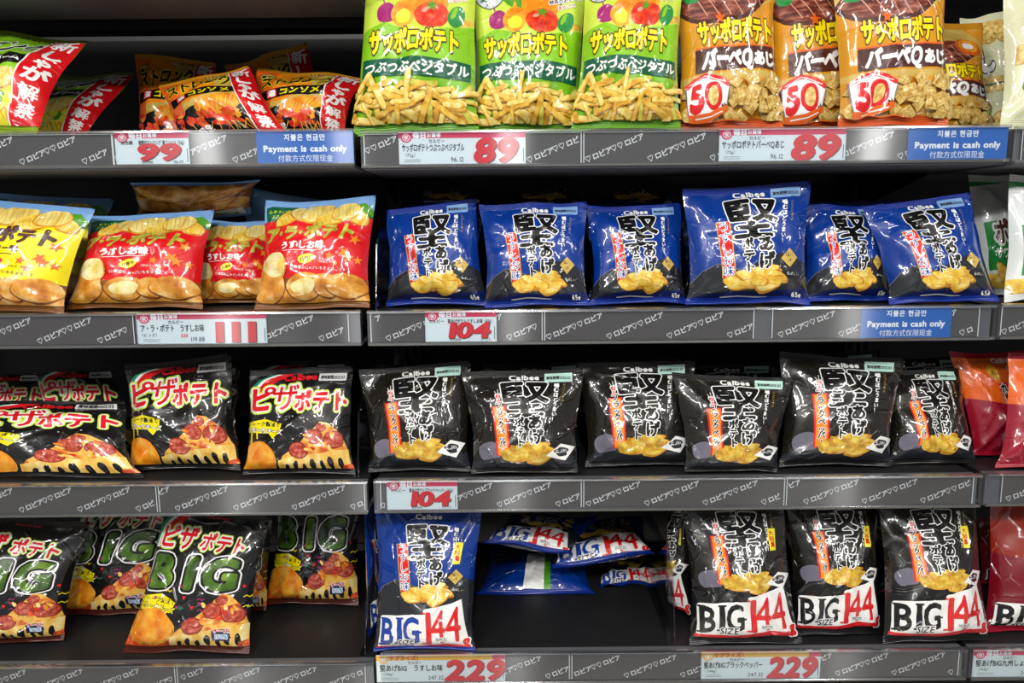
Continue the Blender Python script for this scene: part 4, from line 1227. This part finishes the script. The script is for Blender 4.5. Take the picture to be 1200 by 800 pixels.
# ------------------------------------------------------------------ price cards in the rails
cardm = plain('card_paper', '#dfeaea', .6); headm = plain('card_pink', '#d9305a', .6); redm = plain('price_red', '#d8202e', .6)
inkm = M['ink']; yelm = plain('card_yellow', '#f2b632', .6); orgm = plain('card_orange_red', '#d4461c', .6); signb = plain('sign_blue', '#1763b8', .5); signw = plain('sign_white', '#f4f6f8', .5)
CM = [cardm, headm, redm, inkm, yelm, orgm, signw, signb]
def price_card(unit, lv, pa, pb, maker, title, grams, tax, price, label, head='pink', sub=None, hx=1.0, mx=.30, psx=1.0, title_under=True):
    z = ZR[(unit, lv)]
    zc = z - RH / 2
    xa, xb = at_yz(pa, YF, zc).x, at_yz(pb, YF, zc).x
    h0, h1 = z - RH + .0038, z - .0028
    w, h = xb - xa, h1 - h0
    y0 = YF + .0028
    root = empty('price_card', ((xa + xb) / 2, y0, h0), label, 'price tag', 'price cards in the shelf rails')
    mb = MB(); mb.box(xa, xb, y0, y0 + .0008, h0, h1, 0)
    Y = y0 - .0002
    hb = h1 - h * .19
    hc = 1 if head == 'pink' else 4
    mb.box(xa + w * .0, xb, Y, Y + .0001, hb, h1 - .0008, hc)
    if head == 'yellow': mb.box(xb - w * .10, xb, Y - .0001, Y, hb, h1 - .0008, 1)
    # round mark that hangs over the header
    cx, cz, rr = xa + h * .24, h1 - h * .17, h * .15
    n0 = len(mb.v); k = 24
    for q, (rad, m_, dd) in enumerate(((rr, hc, .0003), (rr * .72, 6, .0004), (rr * .60, hc, .0005))):
        n0 = len(mb.v)
        mb.v += [(cx + rad * 1.15 * math.cos(6.2832 * i / k), Y - dd, cz + rad * math.sin(6.2832 * i / k)) for i in range(k)]
        mb.f.append(list(range(n0, n0 + k))); mb.m.append(m_)
    flat_text(mb, '安', cx, Y, cz, rr * .95, 6, 12, dy=.0006, off=.03)
    if head == 'pink': flat_text(mb, '毎日', xa + h * .66, Y, h1 - h * .10, h * .20, 6, dy=.0003, off=.05, sx=1.1); flat_text(mb, 'お買得', xa + h * 1.10, Y, h1 - h * .105, h * .14, 6, dy=.0003, off=.03, sx=1.05)
    else: flat_text(mb, 'サプライズ！', xa + h * 1.0, Y, h1 - h * .10, h * .19, 5, dy=.0003, off=.05)
    if title_under:
        flat_text(mb, maker, xa + w * .30, Y, h1 - h * .28, h * .13, 3, dy=.0003, off=.015)
        T = text_tris(title, 1.0, off=.02); tw = T[..., 0].max() - T[..., 0].min()
        s = h * .26; flat_text(mb, title, xa + w * .27, Y, h1 - h * .48, s, 3, dy=.0003, off=.02, sx=min(1.0, w * .49 / (tw * s)))
        flat_text(mb, grams, xa + w * .09, Y, h1 - h * .70, h * .13, 3, dy=.0003)
        for q in (.84, .90): mb.box(xa + w * .04, xa + w * .17, Y - .0003, Y - .0002, h1 - h * q - .0004, h1 - h * q, 3)
        flat_text(mb, tax, xa + w * .46, Y, h1 - h * .84, h * .21, 3, dy=.0003, sx=.9)
        pcx, pcz, ps = xa + w * .775, h1 - h * .56, h * 1.02
    else:
        flat_text(mb, maker, xa + w * .16, Y, h1 - h * .32, h * .13, 3, dy=.0003, off=.01)
        T = text_tris(title, 1.0, off=.02); tw = T[..., 0].max() - T[..., 0].min()
        s = h * .15; flat_text(mb, title, xa + w * .64, Y, h1 - h * .325, s, 3, dy=.0003, off=.02, sx=min(1.0, w * .62 / (tw * s)))
        flat_text(mb, '税込価格', xa + w * .42, Y, h1 - h * .92, h * .09, 3, dy=.0003)
        flat_text(mb, tax, xa + w * .84, Y, h1 - h * .91, h * .12, 3, dy=.0003)
        pcx, pcz, ps = xa + w * .60, h1 - h * .60, h * .68
    if sub: flat_text(mb, sub, xa + w * .36, Y, h1 - h * .72, h * .15, 2, dy=.0003, off=.02)
    if price == '111':
        for q in range(3):
            X = xa + w * (.60 + .125 * q); bw = w * .065
            for dx_, m_, dd in ((.0012, 3, .0003), (0, 2, .0005)):
                n0 = len(mb.v)
                mb.v += [(X + dx_, Y - dd, h0 + h * .04 - dx_), (X + bw + dx_, Y - dd, h0 + h * .04 - dx_), (X + bw + .001 + dx_, Y - dd, h0 + h * .72 - dx_), (X + .001 + dx_, Y - dd, h0 + h * .72 - dx_)]
                mb.f.append([n0, n0 + 1, n0 + 2, n0 + 3]); mb.m.append(m_)
    else:
        T = text_tris(price, 1.0, off=.07); tw = T[..., 0].max() - T[..., 0].min()
        sx = psx * w / (tw * ps)
        flat_text(mb, price, pcx + .0010, Y, pcz - .0010, ps, 3, dy=.0003, off=.05, sx=sx, shear=.16, res=40)
        flat_text(mb, price, pcx, Y, pcz, ps, 2, dy=.0006, off=.05, sx=sx, shear=.16, res=40)
    mb.box(xb - h * .08, xb - h * .06, Y - .0003, Y - .0002, h0 + h * .08, h0 + h * .5, 3)
    mb.build('card', CM, root)
    mb = MB(); mb.box(xa - .0006, xb + .0006, y0 - .0014, y0 - .0010, h0 - .0006, h0 + .0012); mb.box(xa - .0006, xa + .0002, y0 - .0014, y0 - .0010, h0, h1); mb.box(xb - .0002, xb + .0006, y0 - .0014, y0 - .0010, h0, h1)
    mb.build('sleeve_edge', railb, root)

def cash_sign(unit, lv, pa, pb, label):
    z = ZR[(unit, lv)]; zc = z - RH / 2
    xa, xb = at_yz(pa, YF, zc).x, at_yz(pb, YF, zc).x
    h0, h1 = z - RH + .0036, z - .0036
    w, h = xb - xa, h1 - h0; y0 = YF + .0026; cx = (xa + xb) / 2
    mb = MB(); mb.box(xa, xb, y0, y0 + .0008, h0, h1, 7)
    flat_text(mb, '지불은 현금만', cx, y0, h1 - h * .19, h * .22, 6, dy=.0003, off=.025, sx=.95)
    T = text_tris('Payment is cash only', 1.0, off=.04); tw = T[..., 0].max() - T[..., 0].min(); s = h * .27
    flat_text(mb, 'Payment is cash only', cx, y0, h1 - h * .53, s, 6, dy=.0003, off=.04, sx=w * .86 / (tw * s))
    flat_text(mb, '付款方式仅限现金', cx, y0, h1 - h * .84, h * .235, 6, dy=.0003, off=.0, sx=.93)
    o = mb.build('notice_card', CM)
    tag(o, label, 'sign', 'blue cash only notices')

price_card('left', 1, 134, 221, '湖池屋', '超厚切ストロング 濃コンソメ〈53g〉', '', '106.92', '99', 'white price card reading 99 with pink header, under the orange bags', title_under=False, psx=.62)
price_card('middle', 1, 467, 616, 'カルビー', 'サッポロポテトつぶつぶベジタブル', '〈72g〉', '96.12', '89', 'white price card reading 89 under the green vegetable bags', psx=.36)
price_card('middle', 1, 843, 992, 'カルビー', 'サッポロポテトバーベQあじ', '〈72g〉', '96.12', '89', 'white price card reading 89 under the amber barbecue bags', psx=.40)
price_card('left', 2, 160, 312, 'カルビー', 'ア・ラ・ポテト　うすしお味', '〈ビッグ〉', '119.88', '111', 'white price card reading 111 under the red whole-potato bags', sub='220')
price_card('middle', 2, 498, 582, 'カルビー', '堅あげポテトうすしお味〈65g〉', '', '117.72', '104', 'white price card reading 104 under the blue bags', title_under=False, psx=.60)
price_card('middle', 3, 453, 536, 'カルビー', '堅あげポテトブラックペッパー〈65g〉', '', '117.72', '104', 'white price card reading 104 under the black pepper bags', title_under=False, psx=.58)
price_card('middle', 4, 441, 592, 'カルビー', '堅あげBIG　うすしお味', '〈144g〉', '247.32', '229', 'yellow-topped price card reading 229 below the large blue bag', head='yellow', psx=.48)
price_card('middle', 4, 822, 962, 'カルビー', '堅あげBIGブラックペッパー', '〈144g〉', '247.32', '229', 'yellow-topped price card reading 229 below the large black bags', head='yellow', psx=.42)
price_card('right', 4, 1141, 1285, 'カルビー', '堅あげBIG九州しょうゆ', '〈144g〉', '247.32', '229', 'pink-topped price card reading 229 below the large crimson bag', psx=.42)
cash_sign('left', 1, 300, 414, 'blue cash only notice below the bag with a red stripe')
cash_sign('middle', 1, 1065, 1182, 'blue cash only notice, whitish sheen on it, end of the top middle rail')
cash_sign('middle', 2, 1010, 1116, 'blue cash only notice under the tilted blue bag')
# ------------------------------------------------------------------ clear dividers standing on the shelves
def divider(unit, lv, px, label, h=.12, d=.34):
    z = zs(unit, lv); p = at_yz(px, YF + .03, z)
    p.x = min(max(p.x, UNITS[unit][0] + .004), UNITS[unit][1] - .0065)
    mb = MB(); v = [(p.x, YF + .026, z), (p.x, YF + .026 + d, z), (p.x, YF + .026 + d, z + h), (p.x, YF + .026 + .055, z + h), (p.x, YF + .026 + .02, z + h * .8), (p.x, YF + .026, z + .02)]
    n = len(v); mb.add(v + [(q[0] + .002, q[1], q[2]) for q in v], [tuple(range(n))[::-1], tuple(range(n, 2 * n))] + [(i, (i + 1) % n, n + (i + 1) % n, n + i) for i in range(n)])
    root = empty('shelf_divider', (p.x, YF + .026, z), label, 'divider', 'clear shelf dividers')
    mb.build('plate', acryl, root)
    mb = MB(); mb.box(p.x - .008, p.x, YF + .026, YF + .026 + d, z, z + .0018); mb.build('foot', acryl, root)

divider('middle', 2, 441, 'clear plastic divider at the right end of the red bags')
divider('left', 3, 420, 'clear plastic divider at the right end of the small pizza bags')
divider('left', 4, 428, 'clear plastic divider at the right end of the large pizza bags', h=.10)
divider('middle', 4, 789, 'clear plastic divider between the bare gap and the large black bags', h=.13)

# ------------------------------------------------------------------ the bags
SEED = [100]
GN = {'hard_blue': 'blue salted crisp bags', 'hard_black': 'black pepper crisp bags', 'pizza': 'pizza crisp bags', 'big_pizza': 'large pizza crisp bags', 'big_blue': 'large blue crisp bags', 'big_blue_back': 'large blue crisp bags',
      'big_black': 'large black pepper crisp bags', 'whole_red': 'red whole-potato crisp bags', 'whole_yellow': 'yellow whole-potato crisp bags', 'whole_back': 'red whole-potato crisp bags', 'fries': 'green vegetable snack bags', 'bbq': 'amber barbecue snack bags',
      'strong_orange': 'orange ridged crisp bags', 'strong_green': 'green ridged crisp bags', 'cream': 'cream snack bags', 'seaweed': 'white and green crisp bags', 'soy': 'orange and crimson crisp bags', 'big_soy': 'large crimson crisp bags'}
def put(kind, unit, lv, bl, br, tr, tl, label, T=.055, lift=0.0, seed=None, rest=True, **k):
    """bl, br: (px, depth) on the shelf or (px, py, depth) free; tr, tl: (px, py, depth)"""
    z = zs(unit, lv)
    def pt(c):
        if len(c) == 2: return at_yz(c[0], c[1], z + .002 + lift)
        return at_y(c[0], c[1], c[2])
    kd = KIND[kind]
    SEED[0] += 1
    kw = dict(mats=kd['mats'], date=kd['date'], T=T, seed=seed or SEED[0], rest=(z + .0005 if rest else None))
    kw.update(k)
    return bag('snack_bag' if kind in ('fries', 'bbq', 'cream') else 'crisp_bag', label, GN[kind], kd['art'], [pt(bl), pt(br), pt(tr), pt(tl)], **kw)

# --- top middle shelf
put('fries', 'middle', 1, (413, 1.125), (562, 1.125), (557, -48, 1.165), (432, -52, 1.165), 'green vegetable snack bag at the left end of its shelf', .06, waist=.05)
put('fries', 'middle', 1, (554, 1.145), (682, 1.145), (688, -40, 1.185), (553, -38, 1.185), 'green vegetable snack bag, middle one of the three abreast', .06)
put('fries', 'middle', 1, (669, 1.115), (797, 1.115), (802, -52, 1.155), (686, -46, 1.155), 'green vegetable snack bag beside the amber bags', .06)
put('bbq', 'middle', 1, (796, 1.135), (918, 1.125), (906, -62, 1.175), (788, -56, 1.185), 'amber barbecue snack bag beside the green bags', .055)
put('bbq', 'middle', 1, (904, 1.155), (1030, 1.155), (1012, -60, 1.205), (895, -54, 1.205), 'amber barbecue snack bag, half hidden in the middle of three', .05)
put('bbq', 'middle', 1, (982, 1.10), (1112, 1.10), (1110, -64, 1.14), (972, -58, 1.14), 'amber barbecue snack bag, nearest and rightmost of the three in front', .05)
# second row
put('fries', 'middle', 1, (424, 1.235), (552, 1.235), (548, -20, 1.265), (428, 0, 1.265), 'green vegetable snack bag in the second row, behind the left end one', .05)
put('fries', 'middle', 1, (560, 1.235), (676, 1.235), (676, -40, 1.265), (566, -40, 1.265), 'green vegetable snack bag in the second row, behind the middle one', .05)
put('fries', 'middle', 1, (684, 1.235), (790, 1.235), (792, -40, 1.265), (690, -40, 1.265), 'green vegetable snack bag in the second row, next to the amber ones', .05)
put('bbq', 'middle', 1, (798, 1.24), (900, 1.24), (905, -40, 1.27), (798, -40, 1.27), 'amber barbecue snack bag in the second row, behind the first amber bag', .05)
put('bbq', 'middle', 1, (1040, 1.22), (1165, 1.22), (1150, 28, 1.26), (1032, 20, 1.26), 'amber barbecue snack bag peeping out in shade at the right end', .05)
put('cream', 'right', 1, (1128, 1.33), (1200, 1.33), (1196, 10, 1.36), (1124, 20, 1.36), 'cream snack bag standing in shade behind the amber bags', .045)
put('cream', 'right', 1, (1170, 1.13), (1300, 1.13), (1296, -50, 1.17), (1174, -46, 1.17), 'cream snack bag at the front, cut by the right picture edge', .06)

# --- top left shelf: slumped, lying back
put('strong_green', 'left', 1, (-95, 1.12), (45, 1.12), (106, 50, 1.24), (-45, 30, 1.22), 'lime ridged crisp bag with red stripe, at the left picture edge', .06, bend=.012)
put('strong_green', 'left', 1, (-5, 1.25), (95, 1.22), (160, 87, 1.39), (40, 88, 1.42), 'lime ridged crisp bag with red stripe, slumped in shade behind the first', .05)
put('strong_orange', 'left', 1, (160, 1.335), (256, 1.335), (252, 72, 1.40), (158, 62, 1.40), 'orange ridged crisp bag, leftmost of the three, in shade behind', .05)
put('strong_orange', 'left', 1, (212, 1.22), (342, 1.20), (290, 78, 1.28), (186, 100, 1.275), 'orange ridged crisp bag slumped and tilted left, no other before it', .055, bend=.01)
put('strong_orange', 'left', 1, (304, 1.255), (404, 1.24), (428, 90, 1.30), (302, 80, 1.315), 'orange ridged crisp bag with red stripe next to the green bags', .055, bend=.012)
put('strong_orange', 'left', 1, (300, 1.35), (400, 1.35), (358, 50, 1.41), (262, 76, 1.43), 'orange ridged crisp bag lying deep in the shade, red tip up', .045)

# --- second shelf, middle: blue bags
put('hard_blue', 'middle', 2, (451, 1.15), (574, 1.145), (556, 231, 1.18), (453, 245, 1.18), 'blue salted crisp bag at the left end, turned and tilted', .06)
put('hard_blue', 'middle', 2, (567, 1.125), (691, 1.125), (688, 237, 1.165), (562, 238, 1.165), 'blue salted crisp bag, second from the left end of the front row', .06)
put('hard_blue', 'middle', 2, (692, 1.145), (806, 1.145), (798, 238, 1.185), (688, 240, 1.185), 'blue salted crisp bag, third from the left in the front row', .058)
put('hard_blue', 'middle', 2, (804, 1.12), (948, 1.12), (950, 211, 1.15), (800, 222, 1.15), 'blue salted crisp bag, tallest and nearest of the front row', .062)
put('hard_blue', 'middle', 2, (941, 1.155), (1044, 1.155), (1036, 238, 1.195), (941, 240, 1.195), 'blue salted crisp bag right of the tallest one, narrow', .058)
put('hard_blue', 'middle', 2, (1042, 1.12), (1172, 1.12), (1136, 224, 1.16), (1012, 243, 1.17), 'blue salted crisp bag tilted at the right end of the row', .062)
for i, (xa, xb, ty) in enumerate(((462, 560, 246), (570, 680, 246), (690, 795, 246), (800, 925, 240), (935, 1040, 234), (1050, 1150, 234))):
    put('hard_blue', 'middle', 2, (xa, 1.26), (xb, 1.26), (xb + 6, ty, 1.30), (xa - 4, ty + 3, 1.30), 'blue salted crisp bag in the second row, ' + ('behind the left end one', 'behind the second one', 'behind the third one', 'behind the tallest one', 'behind the narrow one', 'behind the right end tilted one')[i], .055)
for i, (xa, xb) in enumerate(((470, 575), (585, 690), (690, 800))):
    put('hard_blue', 'middle', 2, (xa, 242, 1.25), (xb - 4, 241, 1.25), (xb - 2, 228, 1.42), (xa, 228, 1.42), 'blue salted crisp bag lying on top of the second row, ' + ('left of three', 'middle of three', 'right of three')[i] + ' dim ones', .028, rest=False)

# --- second shelf, left: whole-potato bags
put('whole_yellow', 'left', 2, (-75, 1.105), (74, 1.105), (111, 244, 1.155), (-52, 228, 1.155), 'yellow whole-potato crisp bag at the left picture edge', .062)
put('whole_yellow', 'left', 2, (-50, 1.25), (100, 1.25), (133, 233, 1.28), (-40, 222, 1.28), 'yellow whole-potato crisp bag in the second row, only its sky-blue top showing', .05)
put('whole_red', 'left', 2, (78, 1.14), (237, 1.14), (251, 246, 1.195), (106, 252, 1.19), 'red whole-potato crisp bag beside the yellow one', .066)
put('whole_red', 'left', 2, (224, 1.205), (330, 1.205), (326, 258, 1.235), (226, 258, 1.235), 'red whole-potato crisp bag squeezed in between two nearer red ones', .05)
put('whole_red', 'left', 2, (298, 1.11), (434, 1.11), (440, 230, 1.16), (312, 236, 1.16), 'red whole-potato crisp bag at the right end, nearest of all', .066)
put('whole_back', 'left', 2, (304, 211, 1.225), (152, 214, 1.225), (160, 262, 1.255), (294, 252, 1.255), 'whole-potato crisp bag lying upside down in shade, potatoes upward', .05, rest=False)
put('whole_back', 'left', 2, (404, 236, 1.29), (404, 290, 1.29), (300, 290, 1.29), (270, 216, 1.27), 'whole-potato crisp bag showing its sky-blue back seam, tipped aslant', .04, rest=False)

# --- second shelf, right
put('seaweed', 'right', 2, (1150, 1.22), (1215, 1.22), (1215, 204, 1.26), (1134, 204, 1.26), 'white and green crisp bag standing behind the front one', .05)
put('seaweed', 'right', 2, (1174, 1.12), (1300, 1.12), (1300, 206, 1.16), (1180, 205, 1.16), 'white and green crisp bag at the front, cut by the right picture edge', .06)

# --- third shelf, middle: black pepper bags
put('hard_black', 'middle', 3, (432, 1.12), (552, 1.12), (552, 421, 1.17), (420, 432, 1.17), 'black pepper crisp bag at the left end of the front row', .06)
put('hard_black', 'middle', 3, (553, 1.105), (678, 1.105), (684, 430, 1.15), (541, 434, 1.15), 'black pepper crisp bag, second from left, brand line low', .06)
put('hard_black', 'middle', 3, (687, 1.135), (811, 1.135), (816, 420, 1.18), (675, 424, 1.18), 'black pepper crisp bag, third from left, sheen across its title', .06)
put('hard_black', 'middle', 3, (803, 1.105), (911, 1.105), (930, 442, 1.145), (788, 436, 1.145), 'black pepper crisp bag, fourth from left, sitting lowest', .06)
put('hard_black', 'middle', 3, (913, 1.125), (1043, 1.125), (1060, 420, 1.17), (914, 412, 1.17), 'black pepper crisp bag, fifth from left, tallest of the row', .062)
put('hard_black', 'middle', 3, (1042, 1.135), (1146, 1.135), (1124, 430, 1.19), (1036, 432, 1.19), 'black pepper crisp bag at the right end, beside the orange bags', .055)
for i, (xa, xb, ty) in enumerate(((442, 535, 424), (570, 680, 424), (690, 790, 418), (795, 905, 424), (920, 1025, 410), (1030, 1130, 416))):
    put('hard_black', 'middle', 3, (xa, 1.245), (xb, 1.245), (xb + 6, ty, 1.29), (xa - 6, ty + 3, 1.29), 'black pepper crisp bag in the second row, ' + ('behind the left end one', 'behind the low second one', 'behind the third with the sheen', 'behind the lowest one', 'behind the tallest one', 'behind the right end one')[i], .055)
# --- third shelf, left: pizza bags
put('pizza', 'left', 3, (-42, 1.115), (168, 1.11), (146, 468, 1.185), (-34, 470, 1.185), 'black pizza crisp bag slumped low at the left picture edge, nearest there', .05, bend=.006)
put('pizza', 'left', 3, (152, 1.14), (284, 1.14), (272, 414, 1.19), (147, 428, 1.19), 'black pizza crisp bag standing in the middle of its shelf, title rising', .062)
put('pizza', 'left', 3, (284, 1.115), (417, 1.115), (413, 427, 1.17), (293, 433, 1.17), 'black pizza crisp bag at the right end of the small pizza bags', .062)
put('pizza', 'left', 3, (-30, 1.27), (60, 1.27), (56, 432, 1.31), (-40, 436, 1.31), 'black pizza crisp bag behind, at the left picture edge', .05)
put('pizza', 'left', 3, (62, 1.25), (165, 1.25), (132, 428, 1.30), (38, 431, 1.30), 'black pizza crisp bag behind, above the slumped one', .05)
put('pizza', 'left', 3, (175, 1.25), (282, 1.25), (282, 424, 1.30), (175, 424, 1.30), 'black pizza crisp bag in the second row, behind the standing middle one', .05)
put('pizza', 'left', 3, (296, 1.25), (412, 1.25), (410, 420, 1.30), (292, 422, 1.30), 'black pizza crisp bag in the second row, behind the right end one', .05)
# --- third shelf, right
put('soy', 'right', 3, (1142, 1.17), (1235, 1.17), (1215, 410, 1.21), (1112, 412, 1.21), 'orange and crimson crisp bag beside the last black one', .05)
put('soy', 'right', 3, (1168, 1.105), (1300, 1.105), (1300, 415, 1.15), (1184, 412, 1.15), 'orange and crimson crisp bag at the front, cut by the right picture edge', .055)

# --- bottom shelf, left: large pizza bags
put('big_pizza', 'left', 4, (-62, 1.13), (74, 1.155), (104, 612, 1.21), (-40, 596, 1.20), 'large pizza crisp bag at the left picture edge', .07)
put('big_pizza', 'left', 4, (58, 1.235), (186, 1.235), (222, 570, 1.29), (104, 572, 1.29), 'large pizza crisp bag set back behind the first two', .06)
put('big_pizza', 'left', 4, (142, 1.115), (292, 1.115), (316, 602, 1.19), (196, 588, 1.19), 'large pizza crisp bag, nearest, in the middle of its shelf', .07)
put('big_pizza', 'left', 4, (262, 1.25), (312, 1.25), (320, 600, 1.28), (282, 600, 1.28), 'large pizza crisp bag in shade between the nearest and the far right one', .055)
put('big_pizza', 'left', 4, (310, 1.265), (420, 1.265), (428, 552, 1.315), (330, 552, 1.315), 'large pizza crisp bag set far back at the right end', .06)
# --- bottom shelf, middle
put('big_blue', 'middle', 4, (438, 1.09), (556, 1.09), (566, 584, 1.165), (440, 580, 1.165), 'large blue crisp bag standing at the left end, nearest', .06, seal=.032)
put('big_blue', 'middle', 4, (432, 1.13), (449, 1.225), (447, 590, 1.245), (426, 584, 1.165), 'large blue crisp bag behind the nearest one, turned aside', .018)
zg = zs('middle', 4)
put('big_blue_back', 'middle', 4, (556, 1.27), (696, 1.27), (690, 644, 1.44), (575, 646, 1.44), 'large blue crisp bag lying lowest in the pile, pale seam edge', .05)
put('big_blue', 'middle', 4, (648, 665, 1.25), (768, 650, 1.25), (752, 606, 1.40), (640, 612, 1.40), 'large blue crisp bag lying on the pile with its BIG 144 facing out', .045, rest=False)
put('big_blue', 'middle', 4, (566, 634, 1.22), (668, 650, 1.215), (700, 606, 1.32), (600, 602, 1.32), 'large blue crisp bag lying aslant on the left of the pile', .045, rest=False)
put('big_blue', 'middle', 4, (702, 1.30), (772, 1.30), (768, 664, 1.46), (694, 664, 1.46), 'large blue crisp bag at the bottom right of the pile', .045)
put('big_black', 'middle', 4, (786, 1.225), (812, 1.17), (808, 586, 1.215), (783, 590, 1.25), 'large black pepper crisp bag seen edge-on beside the bare gap', .05)
put('big_black', 'middle', 4, (808, 1.10), (940, 1.10), (916, 578, 1.165), (800, 581, 1.165), 'large black pepper crisp bag, leftmost of three, lettering rising', .065)
put('big_black', 'middle', 4, (927, 1.125), (1034, 1.125), (1028, 578, 1.185), (922, 578, 1.185), 'large black pepper crisp bag, middle of three, narrow', .06)
put('big_black', 'middle', 4, (1034, 1.10), (1162, 1.10), (1142, 576, 1.165), (1030, 578, 1.165), 'large black pepper crisp bag, rightmost of three', .065)
for i, (xa, xb) in enumerate(((815, 915), (925, 1020), (1030, 1125))):
    put('big_black', 'middle', 4, (xa, 1.25), (xb, 1.25), (xb + 6, 596, 1.28), (xa - 6, 596, 1.28), 'large black pepper crisp bag in the second row, ' + ('behind the leftmost', 'behind the narrow one', 'behind the rightmost')[i], .055)
# --- bottom shelf, right
put('big_soy', 'right', 4, (1150, 1.135), (1290, 1.12), (1300, 576, 1.165), (1160, 577, 1.175), 'large crimson crisp bag at the front, cut by the right picture edge', .06)
put('big_soy', 'right', 4, (1150, 1.30), (1230, 1.30), (1230, 606, 1.33), (1140, 606, 1.33), 'large crimson crisp bag in shade behind the front one', .05)

# the type setter was only needed to read the letter shapes
if _txt is not None:
    bpy.data.objects.remove(_txt, do_unlink=True)
